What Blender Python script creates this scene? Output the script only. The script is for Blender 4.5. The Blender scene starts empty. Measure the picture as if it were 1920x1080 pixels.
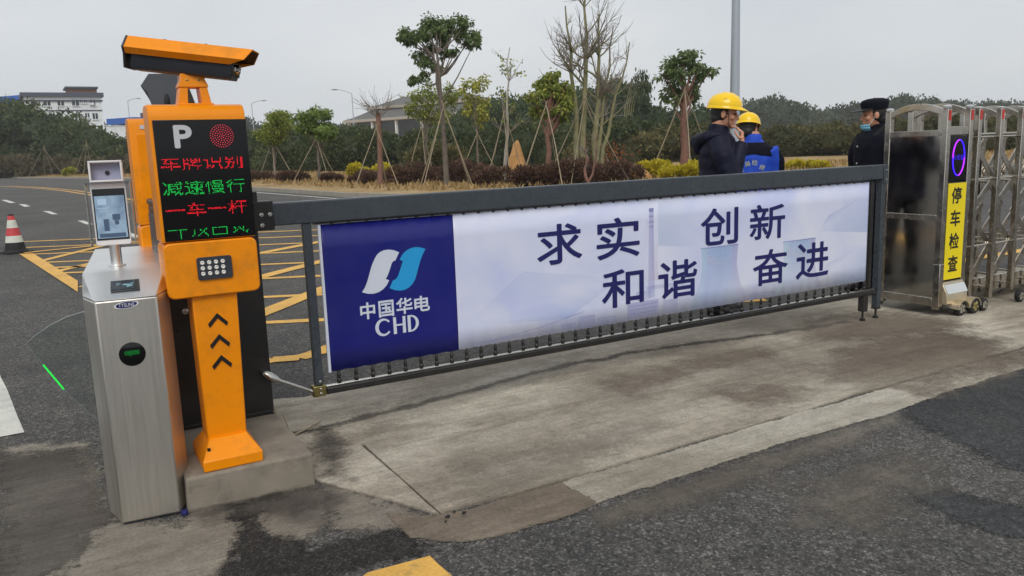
import bpy, math, random
import numpy as np
from mathutils import Vector, Matrix, Euler
random.seed(7)
rng = np.random.default_rng(7)
scene = bpy.context.scene
COL = scene.collection
R = math.radians

# ------------------------------------------------------------------ camera
CAM_H = 1.42
FPX = 1500.0
FW = np.array([0.48283376, 0.85876962, -0.17142433])
RT = np.array([0.86810958, -0.49511994, -0.0352421])
UP = np.array([0.11514045, 0.13179903, 0.98456675])
CAM = np.array([0, 0, CAM_H])
cam = bpy.data.cameras.new('camera')
cam.lens = FPX / 1920 * 36
cam.sensor_width = 36
cam.clip_start = 0.05
cam.clip_end = 3000
camo = bpy.data.objects.new('camera', cam)
COL.objects.link(camo)
camo.matrix_world = Matrix(((RT[0], UP[0], -FW[0], 0), (RT[1], UP[1], -FW[1], 0), (RT[2], UP[2], -FW[2], CAM_H), (0, 0, 0, 1)))
scene.camera = camo

# ------------------------------------------------------------------ sky, sun, exposure
SUN_EL, SUN_AZ = 46, 208          # azimuth of the sun, degrees from +Y clockwise
w = bpy.data.worlds.new('World')
scene.world = w
w.use_nodes = True
nt = w.node_tree
nt.nodes.clear()
o_ = nt.nodes.new('ShaderNodeOutputWorld')
bg = nt.nodes.new('ShaderNodeBackground')
sky = nt.nodes.new('ShaderNodeTexSky')
sky.sky_type = 'NISHITA'
sky.sun_disc = False
sky.sun_elevation = R(SUN_EL)
sky.sun_rotation = R(SUN_AZ)
sky.air_density = 1.0
sky.dust_density = 4.0
hs = nt.nodes.new('ShaderNodeHueSaturation')
hs.inputs['Saturation'].default_value = 0.25
nt.links.new(sky.outputs[0], hs.inputs['Color'])
tc = nt.nodes.new('ShaderNodeTexCoord')
mp = nt.nodes.new('ShaderNodeMapping')
mp.inputs['Scale'].default_value = (1.0, 1.0, 2.4)
nz = nt.nodes.new('ShaderNodeTexNoise')
nz.inputs['Scale'].default_value = 2.0
nz.inputs['Detail'].default_value = 6
nt.links.new(tc.outputs['Generated'], mp.inputs[0])
nt.links.new(mp.outputs[0], nz.inputs['Vector'])
cr = nt.nodes.new('ShaderNodeValToRGB')
cr.color_ramp.elements[0].position = 0.25
cr.color_ramp.elements[0].color = (5.5, 5.95, 6.45, 1)
cr.color_ramp.elements[1].position = 0.75
cr.color_ramp.elements[1].color = (7.5, 7.7, 7.85, 1)
nt.links.new(nz.outputs[0], cr.inputs[0])
mx = nt.nodes.new('ShaderNodeMixRGB')
mx.inputs[0].default_value = 0.88
nt.links.new(hs.outputs[0], mx.inputs[1])
nt.links.new(cr.outputs[0], mx.inputs[2])
nt.links.new(mx.outputs[0], bg.inputs[0])
bg.inputs[1].default_value = 0.112
nt.links.new(bg.outputs[0], o_.inputs[0])
sd = bpy.data.lights.new('sun', 'SUN')
sd.energy = 1.5
sd.angle = R(30)
sd.color = (1, 0.97, 0.92)
so = bpy.data.objects.new('sun', sd)
COL.objects.link(so)
sv = Vector((math.sin(R(SUN_AZ)) * math.cos(R(SUN_EL)), math.cos(R(SUN_AZ)) * math.cos(R(SUN_EL)), math.sin(R(SUN_EL))))
so.rotation_euler = sv.to_track_quat('Z', 'Y').to_euler()
so.location = (0, 0, 40)
scene.view_settings.view_transform = 'Standard'
scene.view_settings.look = 'None'
scene.view_settings.gamma = 1
scene.view_settings.exposure = 0.0
scene.render.engine = 'CYCLES'
scene.cycles.max_bounces = 8
scene.cycles.volume_bounces = 2
scene.cycles.transparent_max_bounces = 12
scene.cycles.use_denoising = True

# ------------------------------------------------------------------ layout helpers (survey of the place: sight line -> point on a known plane)
def ray(px, py): return FW * FPX + RT * (px - 960) - UP * (py - 540)
def gnd(px, py, z=0.0):
    r = ray(px, py); return CAM + r * ((z - CAM_H) / r[2])
def onY(px, py, Y):
    r = ray(px, py); return CAM + r * (Y / r[1])
def at(px, py, d): return CAM + ray(px, py) * (d / FPX)

# ------------------------------------------------------------------ object helpers
ORG = {}
def tag(o, label=None, cat=None, group=None, kind=None):
    if label: o['label'] = label
    if cat: o['category'] = cat
    if group: o['group'] = group
    if kind: o['kind'] = kind
    return o
def thing(name, label, cat, loc=(0, 0, 0), rot=(0, 0, 0), group=None, local=False):
    """an Empty at the thing's base; local=True: parts are given in the thing's own frame"""
    o = bpy.data.objects.new(name, None)
    COL.objects.link(o)
    o.empty_display_size = 0.1
    o.location = loc
    o.rotation_euler = rot
    ORG[o.name] = np.zeros(3) if local else np.array(loc, float)
    return tag(o, label, cat, group)
def link(name, me, parent=None, m=None):
    o = bpy.data.objects.new(name, me)
    COL.objects.link(o)
    if m is not None: me.materials.append(m)
    if parent is not None:
        o.parent = parent
        ORG[o.name] = ORG.get(parent.name, np.zeros(3))
    return o
def copy_tree(o, parent=None):
    c = o.copy()
    COL.objects.link(c)
    c.parent = parent
    ORG[c.name] = ORG.get(o.name, np.zeros(3))
    for ch in list(o.children):
        copy_tree(ch, c)
    return c

class MB:
    def __init__(s): s.v = []; s.f = []
    def add(s, vs, fs):
        n = len(s.v)
        s.v += [tuple(map(float, q)) for q in vs]
        s.f += [tuple(n + i for i in f) for f in fs]
        return s
    def box(s, x0, x1, y0, y1, z0, z1):
        return s.add([(x0, y0, z0), (x1, y0, z0), (x1, y1, z0), (x0, y1, z0), (x0, y0, z1), (x1, y0, z1), (x1, y1, z1), (x0, y1, z1)],
                     [(0, 3, 2, 1), (4, 5, 6, 7), (0, 1, 5, 4), (1, 2, 6, 5), (2, 3, 7, 6), (3, 0, 4, 7)])
    def hexa(s, b, t):
        return s.add(list(b) + list(t), [(0, 3, 2, 1), (4, 5, 6, 7), (0, 1, 5, 4), (1, 2, 6, 5), (2, 3, 7, 6), (3, 0, 4, 7)])
    def loft(s, rings, cap=True):
        n = len(rings[0]); k = len(rings)
        vs = [p for r in rings for p in r]
        fs = [(i * n + j, i * n + (j + 1) % n, (i + 1) * n + (j + 1) % n, (i + 1) * n + j) for i in range(k - 1) for j in range(n)]
        if cap:
            fs.append(tuple(reversed(range(n))))
            fs.append(tuple((k - 1) * n + j for j in range(n)))
        return s.add(vs, fs)
    def prism(s, poly, ax, a, b):
        """poly in the plane across axis ax (x: (y,z), y: (x,z), z: (x,y)), from a to b"""
        def P(q, t): return {'x': (t, q[0], q[1]), 'y': (q[0], t, q[1]), 'z': (q[0], q[1], t)}[ax]
        return s.loft([[P(q, a) for q in poly], [P(q, b) for q in poly]])
    def tube(s, pts, rad, n=8, cap=True):
        pts = [np.array(p, float) for p in pts]
        if not hasattr(rad, '__len__'): rad = [rad] * len(pts)
        rings = []; u = None
        for i, p in enumerate(pts):
            d = pts[min(i + 1, len(pts) - 1)] - pts[max(i - 1, 0)]
            d = d / (np.linalg.norm(d) + 1e-9)
            if u is None:
                u = np.cross(d, (0, 0, 1.0)) if abs(d[2]) < .9 else np.cross((0, 1.0, 0), d)
            u = u - d * (u @ d); u /= np.linalg.norm(u) + 1e-9
            v_ = np.cross(d, u)
            r = rad[i]
            rx, ry = (r if hasattr(r, '__len__') else (r, r))
            rings.append([p + u * rx * math.cos(2 * math.pi * j / n) + v_ * ry * math.sin(2 * math.pi * j / n) for j in range(n)])
        return s.loft(rings, cap)
    def lathe(s, prof, c=(0, 0, 0), n=16, ax='z'):
        rings = []
        for r, h in prof:
            ring = []
            for j in range(n):
                a = 2 * math.pi * j / n
                q = (r * math.cos(a), r * math.sin(a), h)
                if ax == 'y': q = (q[0], h, q[1])
                if ax == 'x': q = (h, q[0], q[1])
                ring.append((c[0] + q[0], c[1] + q[1], c[2] + q[2]))
            rings.append(ring)
        return s.loft(rings)
    def ell(s, c, r, n=12, m=8, fn=None):
        rings = []
        for i in range(m + 1):
            t = math.pi * (i + .001) / (m + .002)
            ring = []
            for j in range(n):
                a = 2 * math.pi * j / n
                d = (math.sin(t) * math.cos(a), math.sin(t) * math.sin(a), -math.cos(t))
                k = fn(d) if fn else 1
                ring.append((c[0] + r[0] * d[0] * k, c[1] + r[1] * d[1] * k, c[2] + r[2] * d[2] * k))
            rings.append(ring)
        return s.loft(rings)
    def rot(s, M):
        s.v = [tuple(M @ Vector(q)) for q in s.v]; return s
    def build(s, name, m, parent=None, bevel=0.0, smooth=True, angle=38, seg=2, remesh=0, relax=0, thick=0):
        org = ORG.get(parent.name, np.zeros(3)) if parent is not None else np.zeros(3)
        me = bpy.data.meshes.new(name)
        me.from_pydata([(a - org[0], b - org[1], c - org[2]) for a, b, c in s.v], [], s.f)
        me.validate()
        if smooth:
            me.polygons.foreach_set('use_smooth', [True] * len(me.polygons))
            if not remesh: me.set_sharp_from_angle(angle=R(angle))
        o = link(name, me, parent, m)
        if thick:
            k = o.modifiers.new('solid', 'SOLIDIFY'); k.thickness = thick; k.offset = 0
        if remesh:
            k = o.modifiers.new('remesh', 'REMESH'); k.mode = 'VOXEL'; k.voxel_size = remesh; k.use_smooth_shade = True
        if relax:
            k = o.modifiers.new('relax', 'SMOOTH'); k.factor = 0.5; k.iterations = relax
        if bevel:
            k = o.modifiers.new('bevel', 'BEVEL'); k.width = bevel; k.segments = seg; k.limit_method = 'ANGLE'; k.angle_limit = R(35)
        return o

# ------------------------------------------------------------------ materials
def s2l(c):
    return tuple(((x / 255) / 12.92 if x / 255 <= .04045 else ((x / 255 + .055) / 1.055) ** 2.4) for x in c)
class NT:
    def __init__(s, name):
        s.m = bpy.data.materials.new(name); s.m.use_nodes = True
        s.t = s.m.node_tree; s.b = s.t.nodes['Principled BSDF']; s.out = s.t.nodes['Material Output']
    def n(s, k, **kw):
        d = s.t.nodes.new('ShaderNode' + k)
        for a, b in kw.items():
            if a in d.inputs: d.inputs[a].default_value = b
            else: setattr(d, a, b)
        return d
    def l(s, a, b): s.t.links.new(a, b)
    def coord(s, scale=(1, 1, 1), kind='Object'):
        t = s.n('TexCoord'); m = s.n('Mapping'); m.inputs['Scale'].default_value = scale
        s.l(t.outputs[kind], m.inputs[0]); return m.outputs[0]
    def noise(s, vec, scale, detail=4, rough=.55, dist=0):
        k = s.n('TexNoise'); k.inputs['Scale'].default_value = scale; k.inputs['Detail'].default_value = detail
        k.inputs['Roughness'].default_value = rough; k.inputs['Distortion'].default_value = dist
        s.l(vec, k.inputs['Vector']); return k.outputs[0]
    def ramp(s, fac, stops):
        k = s.n('ValToRGB'); e = k.color_ramp.elements
        while len(e) < len(stops): e.new(.5)
        for i, (p, c) in enumerate(stops):
            e[i].position = p; e[i].color = (c, c, c, 1) if not hasattr(c, '__len__') else tuple(c) + (1,) * (4 - len(c))
        s.l(fac, k.inputs[0]); return k.outputs[0]
    def mix(s, fac, a, b, mode='MIX'):
        k = s.n('MixRGB'); k.blend_type = mode
        for i, q in ((0, fac), (1, a), (2, b)):
            if hasattr(q, 'links') or hasattr(q, 'is_linked'): s.l(q, k.inputs[i])
            elif i == 0: k.inputs[0].default_value = q
            else: k.inputs[i].default_value = tuple(q) + (1,) * (4 - len(q))
        return k.outputs[0]
    def bump(s, h, strength, dist=.01):
        k = s.n('Bump'); k.inputs['Strength'].default_value = strength; k.inputs['Distance'].default_value = dist
        s.l(h, k.inputs['Height']); s.l(k.outputs[0], s.b.inputs['Normal']); return k
def pbr(name, col, rough=.5, metal=0.0, var=.12, vs=6, bump=0.0, bs=60, stretch=(1, 1, 1), emit=0, spec=.5, rvar=.12, dirt=None, dirt_amt=.5, dscale=5):
    k = NT(name)
    v = k.coord(stretch)
    c = s2l(col) if max(col) > 1.001 else col
    lo = tuple(q * (1 - var) for q in c); hi = tuple(min(1, q * (1 + var)) for q in c)
    f = k.noise(v, vs, 5)
    colr = k.ramp(f, [(.3, lo), (.7, hi)])
    if dirt is not None:
        dn = k.noise(v, dscale, 8, .7)
        colr = k.mix(k.ramp(dn, [(.5, 0.0), (.72, dirt_amt)]), colr, s2l(dirt))
    k.l(colr, k.b.inputs['Base Color'])
    k.b.inputs['Metallic'].default_value = metal
    k.b.inputs['Specular IOR Level'].default_value = spec
    rr = k.noise(v, vs * 3, 4)
    k.l(k.ramp(rr, [(.25, max(.02, rough - rvar)), (.75, min(1, rough + rvar))]), k.b.inputs['Roughness'])
    if bump: k.bump(k.noise(v, bs, 4), bump, .004)
    if emit:
        k.b.inputs['Emission Color'].default_value = c + (1,); k.b.inputs['Emission Strength'].default_value = emit
    return k.m
M = {}
M['orange'] = pbr('orange_paint', (240, 142, 0), .36, var=.04, vs=3, bump=.03, bs=220, spec=.35, dirt=(168, 108, 36), dirt_amt=.5, dscale=7)
M['orange_deep'] = M['orange']
M['black_paint'] = pbr('black_powder_coat', (30, 29, 29), .38, var=.15, bump=.05, bs=300, dirt=(88, 82, 75), dirt_amt=.22, dscale=4)
M['slate'] = pbr('slate_grey_powder_coat', (60, 67, 74), .3, var=.06, bump=.04, bs=260, dirt=(96, 98, 98), dirt_amt=.10, dscale=6)
M['dark_gear'] = pbr('dark_housing', (48, 52, 60), .4, var=.08, bump=.03, bs=200, dirt=(90, 90, 90), dirt_amt=.12)
M['rubber'] = pbr('rubber', (24, 24, 24), .7, var=.2, bump=.1, bs=80)
M['steel'] = pbr('brushed_steel', (212, 207, 198), .42, 1.0, var=.05, vs=2, bump=.05, bs=90, stretch=(30, 30, .6), rvar=.06, dirt=(120, 112, 100), dirt_amt=.25, dscale=.4)
M['steel_top'] = pbr('plain_steel', (232, 232, 230), .34, 1.0, var=.04, vs=3, bump=.02, bs=60, rvar=.06)
M['mirror_steel'] = pbr('polished_steel', (204, 199, 190), .11, 1.0, var=.06, vs=2.0, bump=.04, bs=2.2, stretch=(1, 1.4, 1), rvar=.07, dirt=(150, 140, 124), dirt_amt=.4, dscale=5)
M['skirt'] = pbr('skirt_steel', (196, 182, 156), .4, .7, var=.1, dirt=(120, 104, 84), dirt_amt=.5, dscale=9)
M['gate_steel'] = pbr('gate_steel', (190, 184, 174), .24, 1.0, var=.1, vs=5, bump=.04, bs=30, rvar=.1, dirt=(126, 114, 98), dirt_amt=.4, dscale=9)
M['chrome'] = pbr('zinc', (190, 188, 182), .25, 1.0, var=.06)
M['brass'] = pbr('zinc_yellow', (140, 130, 84), .4, 1.0, var=.15, vs=20)
M['white_plastic'] = pbr('white_plastic', (222, 222, 224), .35, var=.03)
M['display_black'] = pbr('display_glass', (14, 14, 16), .12, var=.1, rvar=.03, spec=.35)
M['screen_black'] = pbr('gloss_black', (9, 9, 11), .09, var=.1, rvar=.03)
M['led_red'] = pbr('led_red', (255, 24, 44), .5, var=0, emit=.85)
M['led_green'] = pbr('led_green', (20, 235, 95), .5, var=0, emit=.5)
M['led_dim'] = pbr('led_red_faint_glow', (230, 60, 84), .4, var=.05, emit=.3)  # red diode colour with a weak glow added
M['led_lens'] = pbr('led_lens', (215, 212, 205), .2, var=.1)
M['led_blue'] = pbr('led_blue', (60, 30, 255), .5, var=0, emit=1.6)
M['led_violet'] = pbr('led_violet', (165, 40, 255), .5, var=0, emit=1.8)
M['white_print'] = pbr('white_print', (205, 212, 226), .5, var=.02)
M['letter_white'] = pbr('white_vinyl', (196, 196, 200), .5, var=.03)
M['navy_print'] = pbr('navy_ink', (20, 22, 92), .5, var=.05)
M['cyan_print'] = pbr('cyan_ink', (28, 152, 214), .5, var=.03)
M['black_print'] = pbr('black_ink', (16, 15, 14), .45, var=.05)
M['banner_navy'] = pbr('banner_navy', (9, 17, 112), .42, var=.06, vs=2, bump=.05, bs=3)
M['yellow_sign'] = pbr('yellow_sign', (238, 214, 10), .4, var=.03, vs=3)
M['red_cap'] = pbr('red_reflector', (200, 40, 28), .35, var=.1)
M['teal_print'] = pbr('pale_teal_print', (120, 170, 180), .5, var=.05)
M['hub'] = pbr('wheel_rim', (190, 186, 172), .3, .8, var=.1)
M['hub_gold'] = pbr('wheel_rim_gold', (182, 168, 110), .3, .8, var=.1)
M['wood'] = pbr('bamboo_pole', (150, 136, 112), .75, var=.18, vs=6, stretch=(1, 1, .3), bump=.2, bs=30)
M['bark_grey'] = pbr('bark_grey', (98, 88, 78), .85, var=.3, vs=8, bump=.5, bs=20)
M['bark_pale'] = pbr('bark_pale', (158, 152, 136), .85, var=.2, vs=8, bump=.4, bs=20)
M['bark_brown'] = pbr('bark_brown', (118, 84, 70), .85, var=.25, vs=8, bump=.5, bs=20)
M['bark_olive'] = pbr('bark_olive', (122, 118, 84), .85, var=.25, vs=5, bump=.4, bs=20)
M['twig'] = pbr('twig', (124, 114, 104), .85, var=.15)
M['pole_grey'] = pbr('galvanised_pole', (168, 176, 184), .45, .3, var=.04)
M['skin'] = pbr('skin', (196, 140, 112), .5, var=.08, vs=14, bump=.05, bs=90)
M['hair'] = pbr('hair', (30, 28, 27), .6, var=.3, vs=60, bump=.3, bs=150)
M['puffer'] = pbr('navy_puffer_cloth', (15, 18, 38), .6, var=.12, vs=10, bump=.25, bs=35, spec=.22)
M['uniform'] = pbr('dark_uniform_cloth', (13, 15, 27), .85, spec=.2, var=.15, vs=12, bump=.3, bs=26)
M['blue_cloth'] = pbr('blue_work_jacket', (20, 70, 190), .7, var=.08, vs=6, bump=.3, bs=22)
M['trouser'] = pbr('dark_trousers', (34, 36, 46), .8, var=.12, bump=.25, bs=26)
M['shoe'] = pbr('black_shoe', (20, 19, 18), .45, var=.15)
M['helmet'] = pbr('yellow_helmet', (246, 200, 8), .22, var=.03, vs=4, bump=.02, bs=30)
M['mask'] = pbr('mask_blue', (126, 190, 214), .75, var=.05, bump=.2, bs=60)
M['cone_red'] = pbr('cone_red', (190, 62, 66), .5, var=.12, dirt=(120, 80, 76), dirt_amt=.4)
M['cone_white'] = pbr('cone_white', (205, 208, 196), .45, var=.06, dirt=(140, 136, 124), dirt_amt=.4)
M['wall_white'] = pbr('white_render', (228, 230, 231), .8, var=.06, vs=.3, dirt=(150, 150, 148), dirt_amt=.4, dscale=.5)
M['window_dark'] = pbr('window_glass_dark', (40, 46, 54), .15, var=.15)
M['roof_slate'] = pbr('slate_roof', (72, 76, 92), .7, var=.1, vs=1)
M['roof_tile'] = pbr('tile_roof', (92, 91, 89), .8, var=.1, vs=.6, bump=.3, bs=3)
M['eave'] = pbr('eave_board', (172, 162, 150), .7, var=.05)
M['blue_sheet'] = pbr('blue_sheet_roof', (30, 92, 178), .5, var=.08, vs=1)
M['stone_orange'] = pbr('sandstone', (190, 142, 86), .85, var=.3, vs=1.6, bump=.6, bs=5, dirt=(120, 96, 74), dirt_amt=.7, dscale=3)
M['cement'] = pbr('cement_block', (134, 125, 112), .9, var=.14, vs=7, bump=.5, bs=70, dirt=(70, 64, 57), dirt_amt=.6, dscale=6)
M['kerb'] = pbr('kerb_stone', (150, 144, 132), .9, var=.12, vs=3, bump=.3)

def glass(name, col=(.96, .98, .97), alpha=.06, rough=.03):
    k = NT(name)
    tr = k.n('BsdfTransparent'); tr.inputs[0].default_value = tuple(col) + (1,)
    gl = k.n('BsdfGlossy'); gl.inputs['Roughness'].default_value = rough
    fr = k.n('Fresnel'); fr.inputs[0].default_value = 1.45
    ad = k.n('Math', operation='ADD'); ad.inputs[1].default_value = alpha
    k.l(fr.outputs[0], ad.inputs[0])
    mxx = k.n('MixShader'); k.l(ad.outputs[0], mxx.inputs[0]); k.l(tr.outputs[0], mxx.inputs[1]); k.l(gl.outputs[0], mxx.inputs[2])
    k.l(mxx.outputs[0], k.out.inputs[0]); return k.m
M['acrylic'] = glass('clear_acrylic', (.9, .93, .92), .05)
M['acrylic_edge'] = pbr('acrylic_edge', (128, 138, 135), .3, var=.05)
M['green_glow'] = pbr('green_edge_light', (20, 220, 70), .4, var=0, emit=.9)

def foliage(name, c0, c1, c2, trans=.35):
    k = NT(name)
    a = k.n('Attribute'); a.attribute_name = 'tone'
    col = k.ramp(a.outputs['Fac'], [(0.0, s2l(c0)), (.5, s2l(c1)), (1.0, s2l(c2))])
    k.l(col, k.b.inputs['Base Color']); k.b.inputs['Roughness'].default_value = .55
    k.b.inputs['Specular IOR Level'].default_value = .3
    tl = k.n('BsdfTranslucent'); k.l(col, tl.inputs[0])
    mm = k.n('MixShader'); mm.inputs[0].default_value = trans
    k.l(k.b.outputs[0], mm.inputs[1]); k.l(tl.outputs[0], mm.inputs[2]); k.l(mm.outputs[0], k.out.inputs[0])
    return k.m
M['leaf_green'] = foliage('leaf_green', (72, 94, 46), (110, 134, 62), (156, 172, 92))
M['leaf_dark'] = foliage('leaf_dark', (40, 56, 36), (62, 80, 50), (98, 112, 70))
M['leaf_yellow'] = foliage('leaf_yellow', (98, 108, 40), (146, 150, 54), (192, 184, 76))
M['leaf_mixed'] = foliage('leaf_mixed', (84, 102, 44), (126, 138, 58), (180, 178, 86))
M['leaf_gold'] = foliage('leaf_gold', (140, 128, 24), (186, 170, 34), (216, 204, 70))
M['leaf_wood'] = foliage('leaf_wood', (46, 58, 36), (70, 82, 48), (104, 112, 68))
M['leaf_thicket'] = foliage('leaf_thicket', (58, 62, 40), (86, 86, 54), (124, 116, 76))
M['leaf_brown'] = foliage('leaf_brown', (66, 62, 46), (94, 86, 64), (128, 116, 86))
M['leaf_maroon'] = foliage('leaf_maroon', (62, 46, 42), (90, 66, 56), (124, 98, 78))
M['leaf_far'] = foliage('leaf_far', (44, 58, 46), (64, 78, 62), (90, 102, 82))
M['straw'] = foliage('straw', (136, 112, 72), (172, 144, 96), (198, 172, 126))
M['rust_leaf'] = foliage('rust_leaf', (128, 60, 34), (150, 82, 42), (170, 104, 58))

def asphalt(name, base, spread=.5, warm=0.0):
    k = NT(name); v = k.coord((1, 1, 1))
    big = k.noise(v, .35, 5, .6, .4); mid = k.noise(v, 3.0, 6, .65)
    c = s2l(base)
    col = k.ramp(big, [(.3, tuple(q * .72 for q in c)), (.5, c), (.7, tuple(q * 1.3 for q in c))])
    col = k.mix(k.ramp(mid, [(.42, 0.0), (.75, .5)]), col, tuple(q * f for q, f in zip(c, (1.9, 1.8, 1.65))))
    vor = k.n('TexVoronoi'); vor.inputs['Scale'].default_value = 120; k.l(v, vor.inputs['Vector'])
    sp = k.ramp(vor.outputs['Color'], [(.1, .25), (.7, 1.0), (.95, 2.5)])
    col = k.mix(spread, col, sp, 'MULTIPLY')
    v2 = k.n('TexVoronoi'); v2.inputs['Scale'].default_value = 48; k.l(v, v2.inputs['Vector'])
    col = k.mix(.4, col, k.ramp(v2.outputs['Color'], [(.15, .4), (.85, 1.7)]), 'MULTIPLY')
    fine = k.noise(v, 260, 2)
    col = k.mix(.45, col, k.ramp(fine, [(.3, .4), (.7, 1.7)]), 'MULTIPLY')
    wh = k.noise(v, 140, 2); col = k.mix(k.ramp(wh, [(.66, 0.0), (.74, .5)]), col, s2l((168, 164, 156)))
    k.l(col, k.b.inputs['Base Color']); k.b.inputs['Roughness'].default_value = .8
    k.b.inputs['Specular IOR Level'].default_value = .3
    h = k.mix(.5, vor.outputs['Distance'], fine, 'ADD')
    k.bump(h, 1.0, .006); return k.m
M['asphalt'] = asphalt('asphalt', (84, 82, 80), .85)
M['asphalt_dark'] = asphalt('asphalt_fresh', (60, 61, 62), .6)
M['asphalt_rough'] = asphalt('asphalt_crumbled', (46, 44, 42), .85)
def concrete(name, base, dark, light, streak=1.0):
    k = NT(name); v = k.coord((1, 1, 1)); vs = k.coord((.35, 1.6, 1))
    a = k.noise(v, .55, 6, .6, .6); b = k.noise(vs, 2.2, 8, .7, .5); f = k.noise(v, 70, 4, .7); g = k.noise(v, 11, 6, .7)
    col = k.ramp(a, [(.3, s2l(dark)), (.52, s2l(base)), (.72, s2l(light))])
    col = k.mix(k.ramp(b, [(.48, 0.0), (.68, .6 * streak)]), col, s2l(dark))
    col = k.mix(k.ramp(b, [(.22, .45 * streak), (.42, 0.0)]), col, s2l(light))
    col = k.mix(.4, col, k.ramp(g, [(.28, .5), (.72, 1.45)]), 'MULTIPLY')
    col = k.mix(.5, col, k.ramp(f, [(.3, .5), (.7, 1.5)]), 'MULTIPLY')
    tr_ = k.noise(k.coord((.5, 9, 1)), 3.2, 9, .75, .3)
    col = k.mix(.5, col, k.ramp(tr_, [(.32, .62), (.5, 1.0), (.68, 1.38)]), 'MULTIPLY')
    pit = k.noise(v, 42, 3); col = k.mix(k.ramp(pit, [(.69, 0.0), (.75, .55)]), col, s2l((66, 60, 54)))
    k.l(col, k.b.inputs['Base Color'])
    k.l(k.ramp(b, [(.3, .75), (.7, .92)]), k.b.inputs['Roughness']); k.b.inputs['Specular IOR Level'].default_value = .3
    k.bump(k.mix(.5, f, g, 'ADD'), .35, .006); return k.m
M['concrete'] = concrete('concrete_apron', (156, 147, 132), (106, 96, 83), (188, 180, 165), 1.25)
M['concrete_back'] = concrete('concrete_back', (162, 153, 138), (118, 108, 94), (190, 182, 167), 1.0)
M['concrete_brown'] = concrete('concrete_worn', (124, 112, 98), (92, 81, 70), (150, 140, 125))
M['concrete_pale'] = concrete('concrete_fresh_strip', (164, 157, 143), (122, 113, 100), (186, 179, 166), .9)
M['mortar'] = concrete('mortar_dust', (128, 121, 110), (84, 77, 69), (156, 149, 138), 1.0)
M['mortar_dark'] = concrete('mortar_damp', (88, 82, 76), (60, 55, 50), (116, 109, 100), 1.0)
def paint(name, col, wear=.5):
    k = NT(name); v = k.coord((1, 1, 1))
    n1 = k.noise(v, 9, 8, .75); n2 = k.noise(v, 90, 3)
    c = k.ramp(k.noise(v, 2, 4), [(.3, tuple(q * .82 for q in s2l(col))), (.7, tuple(min(1, q * 1.1) for q in s2l(col)))])
    c = k.mix(k.ramp(n1, [(.52, 0.0), (.72, wear)]), c, s2l((96, 90, 80)))
    c = k.mix(.3, c, k.ramp(n2, [(.3, .6), (.7, 1.4)]), 'MULTIPLY')
    k.l(c, k.b.inputs['Base Color']); k.b.inputs['Roughness'].default_value = .7; k.bump(n2, .3, .003); return k.m
M['paint_yellow'] = paint('road_paint_yellow', (222, 172, 82), .6)
M['paint_white'] = paint('road_paint_white', (206, 205, 196), .5)
def earth(name, a, b, c):
    k = NT(name); v = k.coord((1, 1, 1))
    col = k.ramp(k.noise(v, .25, 8, .65), [(.3, s2l(a)), (.5, s2l(b)), (.7, s2l(c))])
    col = k.mix(.5, col, k.ramp(k.noise(v, 5, 5), [(.3, .55), (.7, 1.45)]), 'MULTIPLY')
    k.l(col, k.b.inputs['Base Color']); k.b.inputs['Roughness'].default_value = .95; k.b.inputs['Specular IOR Level'].default_value = .1
    k.bump(k.noise(v, 6, 6), .8, .05); return k.m
M['earth'] = earth('dry_earth', (122, 102, 72), (158, 134, 96), (180, 158, 122))
M['hill'] = earth('hill_scrub', (60, 70, 48), (76, 84, 58), (96, 96, 66))

# ------------------------------------------------------------------ ground, verge, apron
def poly_sheet(name, pts, z, m, jit=0.0, step=.12, parent=None, thick=0.0, kind='structure', label=None):
    P = []
    n = len(pts)
    for i in range(n):
        a = np.array(pts[i][:2], float); b = np.array(pts[(i + 1) % n][:2], float)
        L = np.linalg.norm(b - a); k = max(1, int(L / step)) if jit else 1
        nr = np.array([-(b - a)[1], (b - a)[0]]) / (L + 1e-9)
        for j in range(k):
            q = a + (b - a) * j / k
            if jit and j: q = q + nr * jit * (random.gauss(0, .5) + .6 * math.sin(j * 1.7 + i * 2) * math.cos(j * .37))
            P.append(q)
    mb = MB()
    if thick: mb.prism([tuple(q) for q in P], 'z', z - thick, z)
    else: mb.add([(q[0], q[1], z) for q in P], [tuple(range(len(P)))])
    area = sum(P[i][0] * P[(i + 1) % len(P)][1] - P[(i + 1) % len(P)][0] * P[i][1] for i in range(len(P)))
    if area < 0: mb.f = [tuple(reversed(f)) for f in mb.f]
    o = mb.build(name, m, parent, smooth=False)
    if parent is None: tag(o, label, None, None, kind)
    return o
G = MB()
G.add([(-900, -900, 0), (900, -900, 0), (900, 900, 0), (-900, 900, 0)], [(0, 1, 2, 3)])
tag(G.build('ground', M['asphalt'], smooth=False), kind='structure')

kerb_line = [(140, 13.0), (60, 17.2), (40, 18.6), (26, 19.5), (17, 20.0), (12, 21.2), (9.4, 23.5), (8.5, 26.5), (8.2, 31), (7.6, 37), (6.9, 52), (5.5, 74), (2.4, 91), (-6, 125), (-30, 160), (-120, 200)]
def offset_line(L, d):
    out = []
    for i, p in enumerate(L):
        a = np.array(L[max(0, i - 1)]); b = np.array(L[min(len(L) - 1, i + 1)])
        t = (b - a) / np.linalg.norm(b - a); out.append(tuple(np.array(p) + d * np.array([t[1], -t[0]])))
    return out
vg = [tuple(p) for p in offset_line(kerb_line, .2)] + [(-120, 800), (800, 800), (800, 10)]
poly_sheet('verge', vg, .13, M['earth'])
kb = MB(); ka = kerb_line; kc = offset_line(kerb_line, .2)
for i in range(len(ka) - 1):
    b4 = [(*ka[i], -.05), (*ka[i + 1], -.05), (*kc[i + 1], -.05), (*kc[i], -.05)]
    t4 = [(x, y, .15) for x, y, _ in b4]
    kb.hexa(b4, t4)
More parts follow.
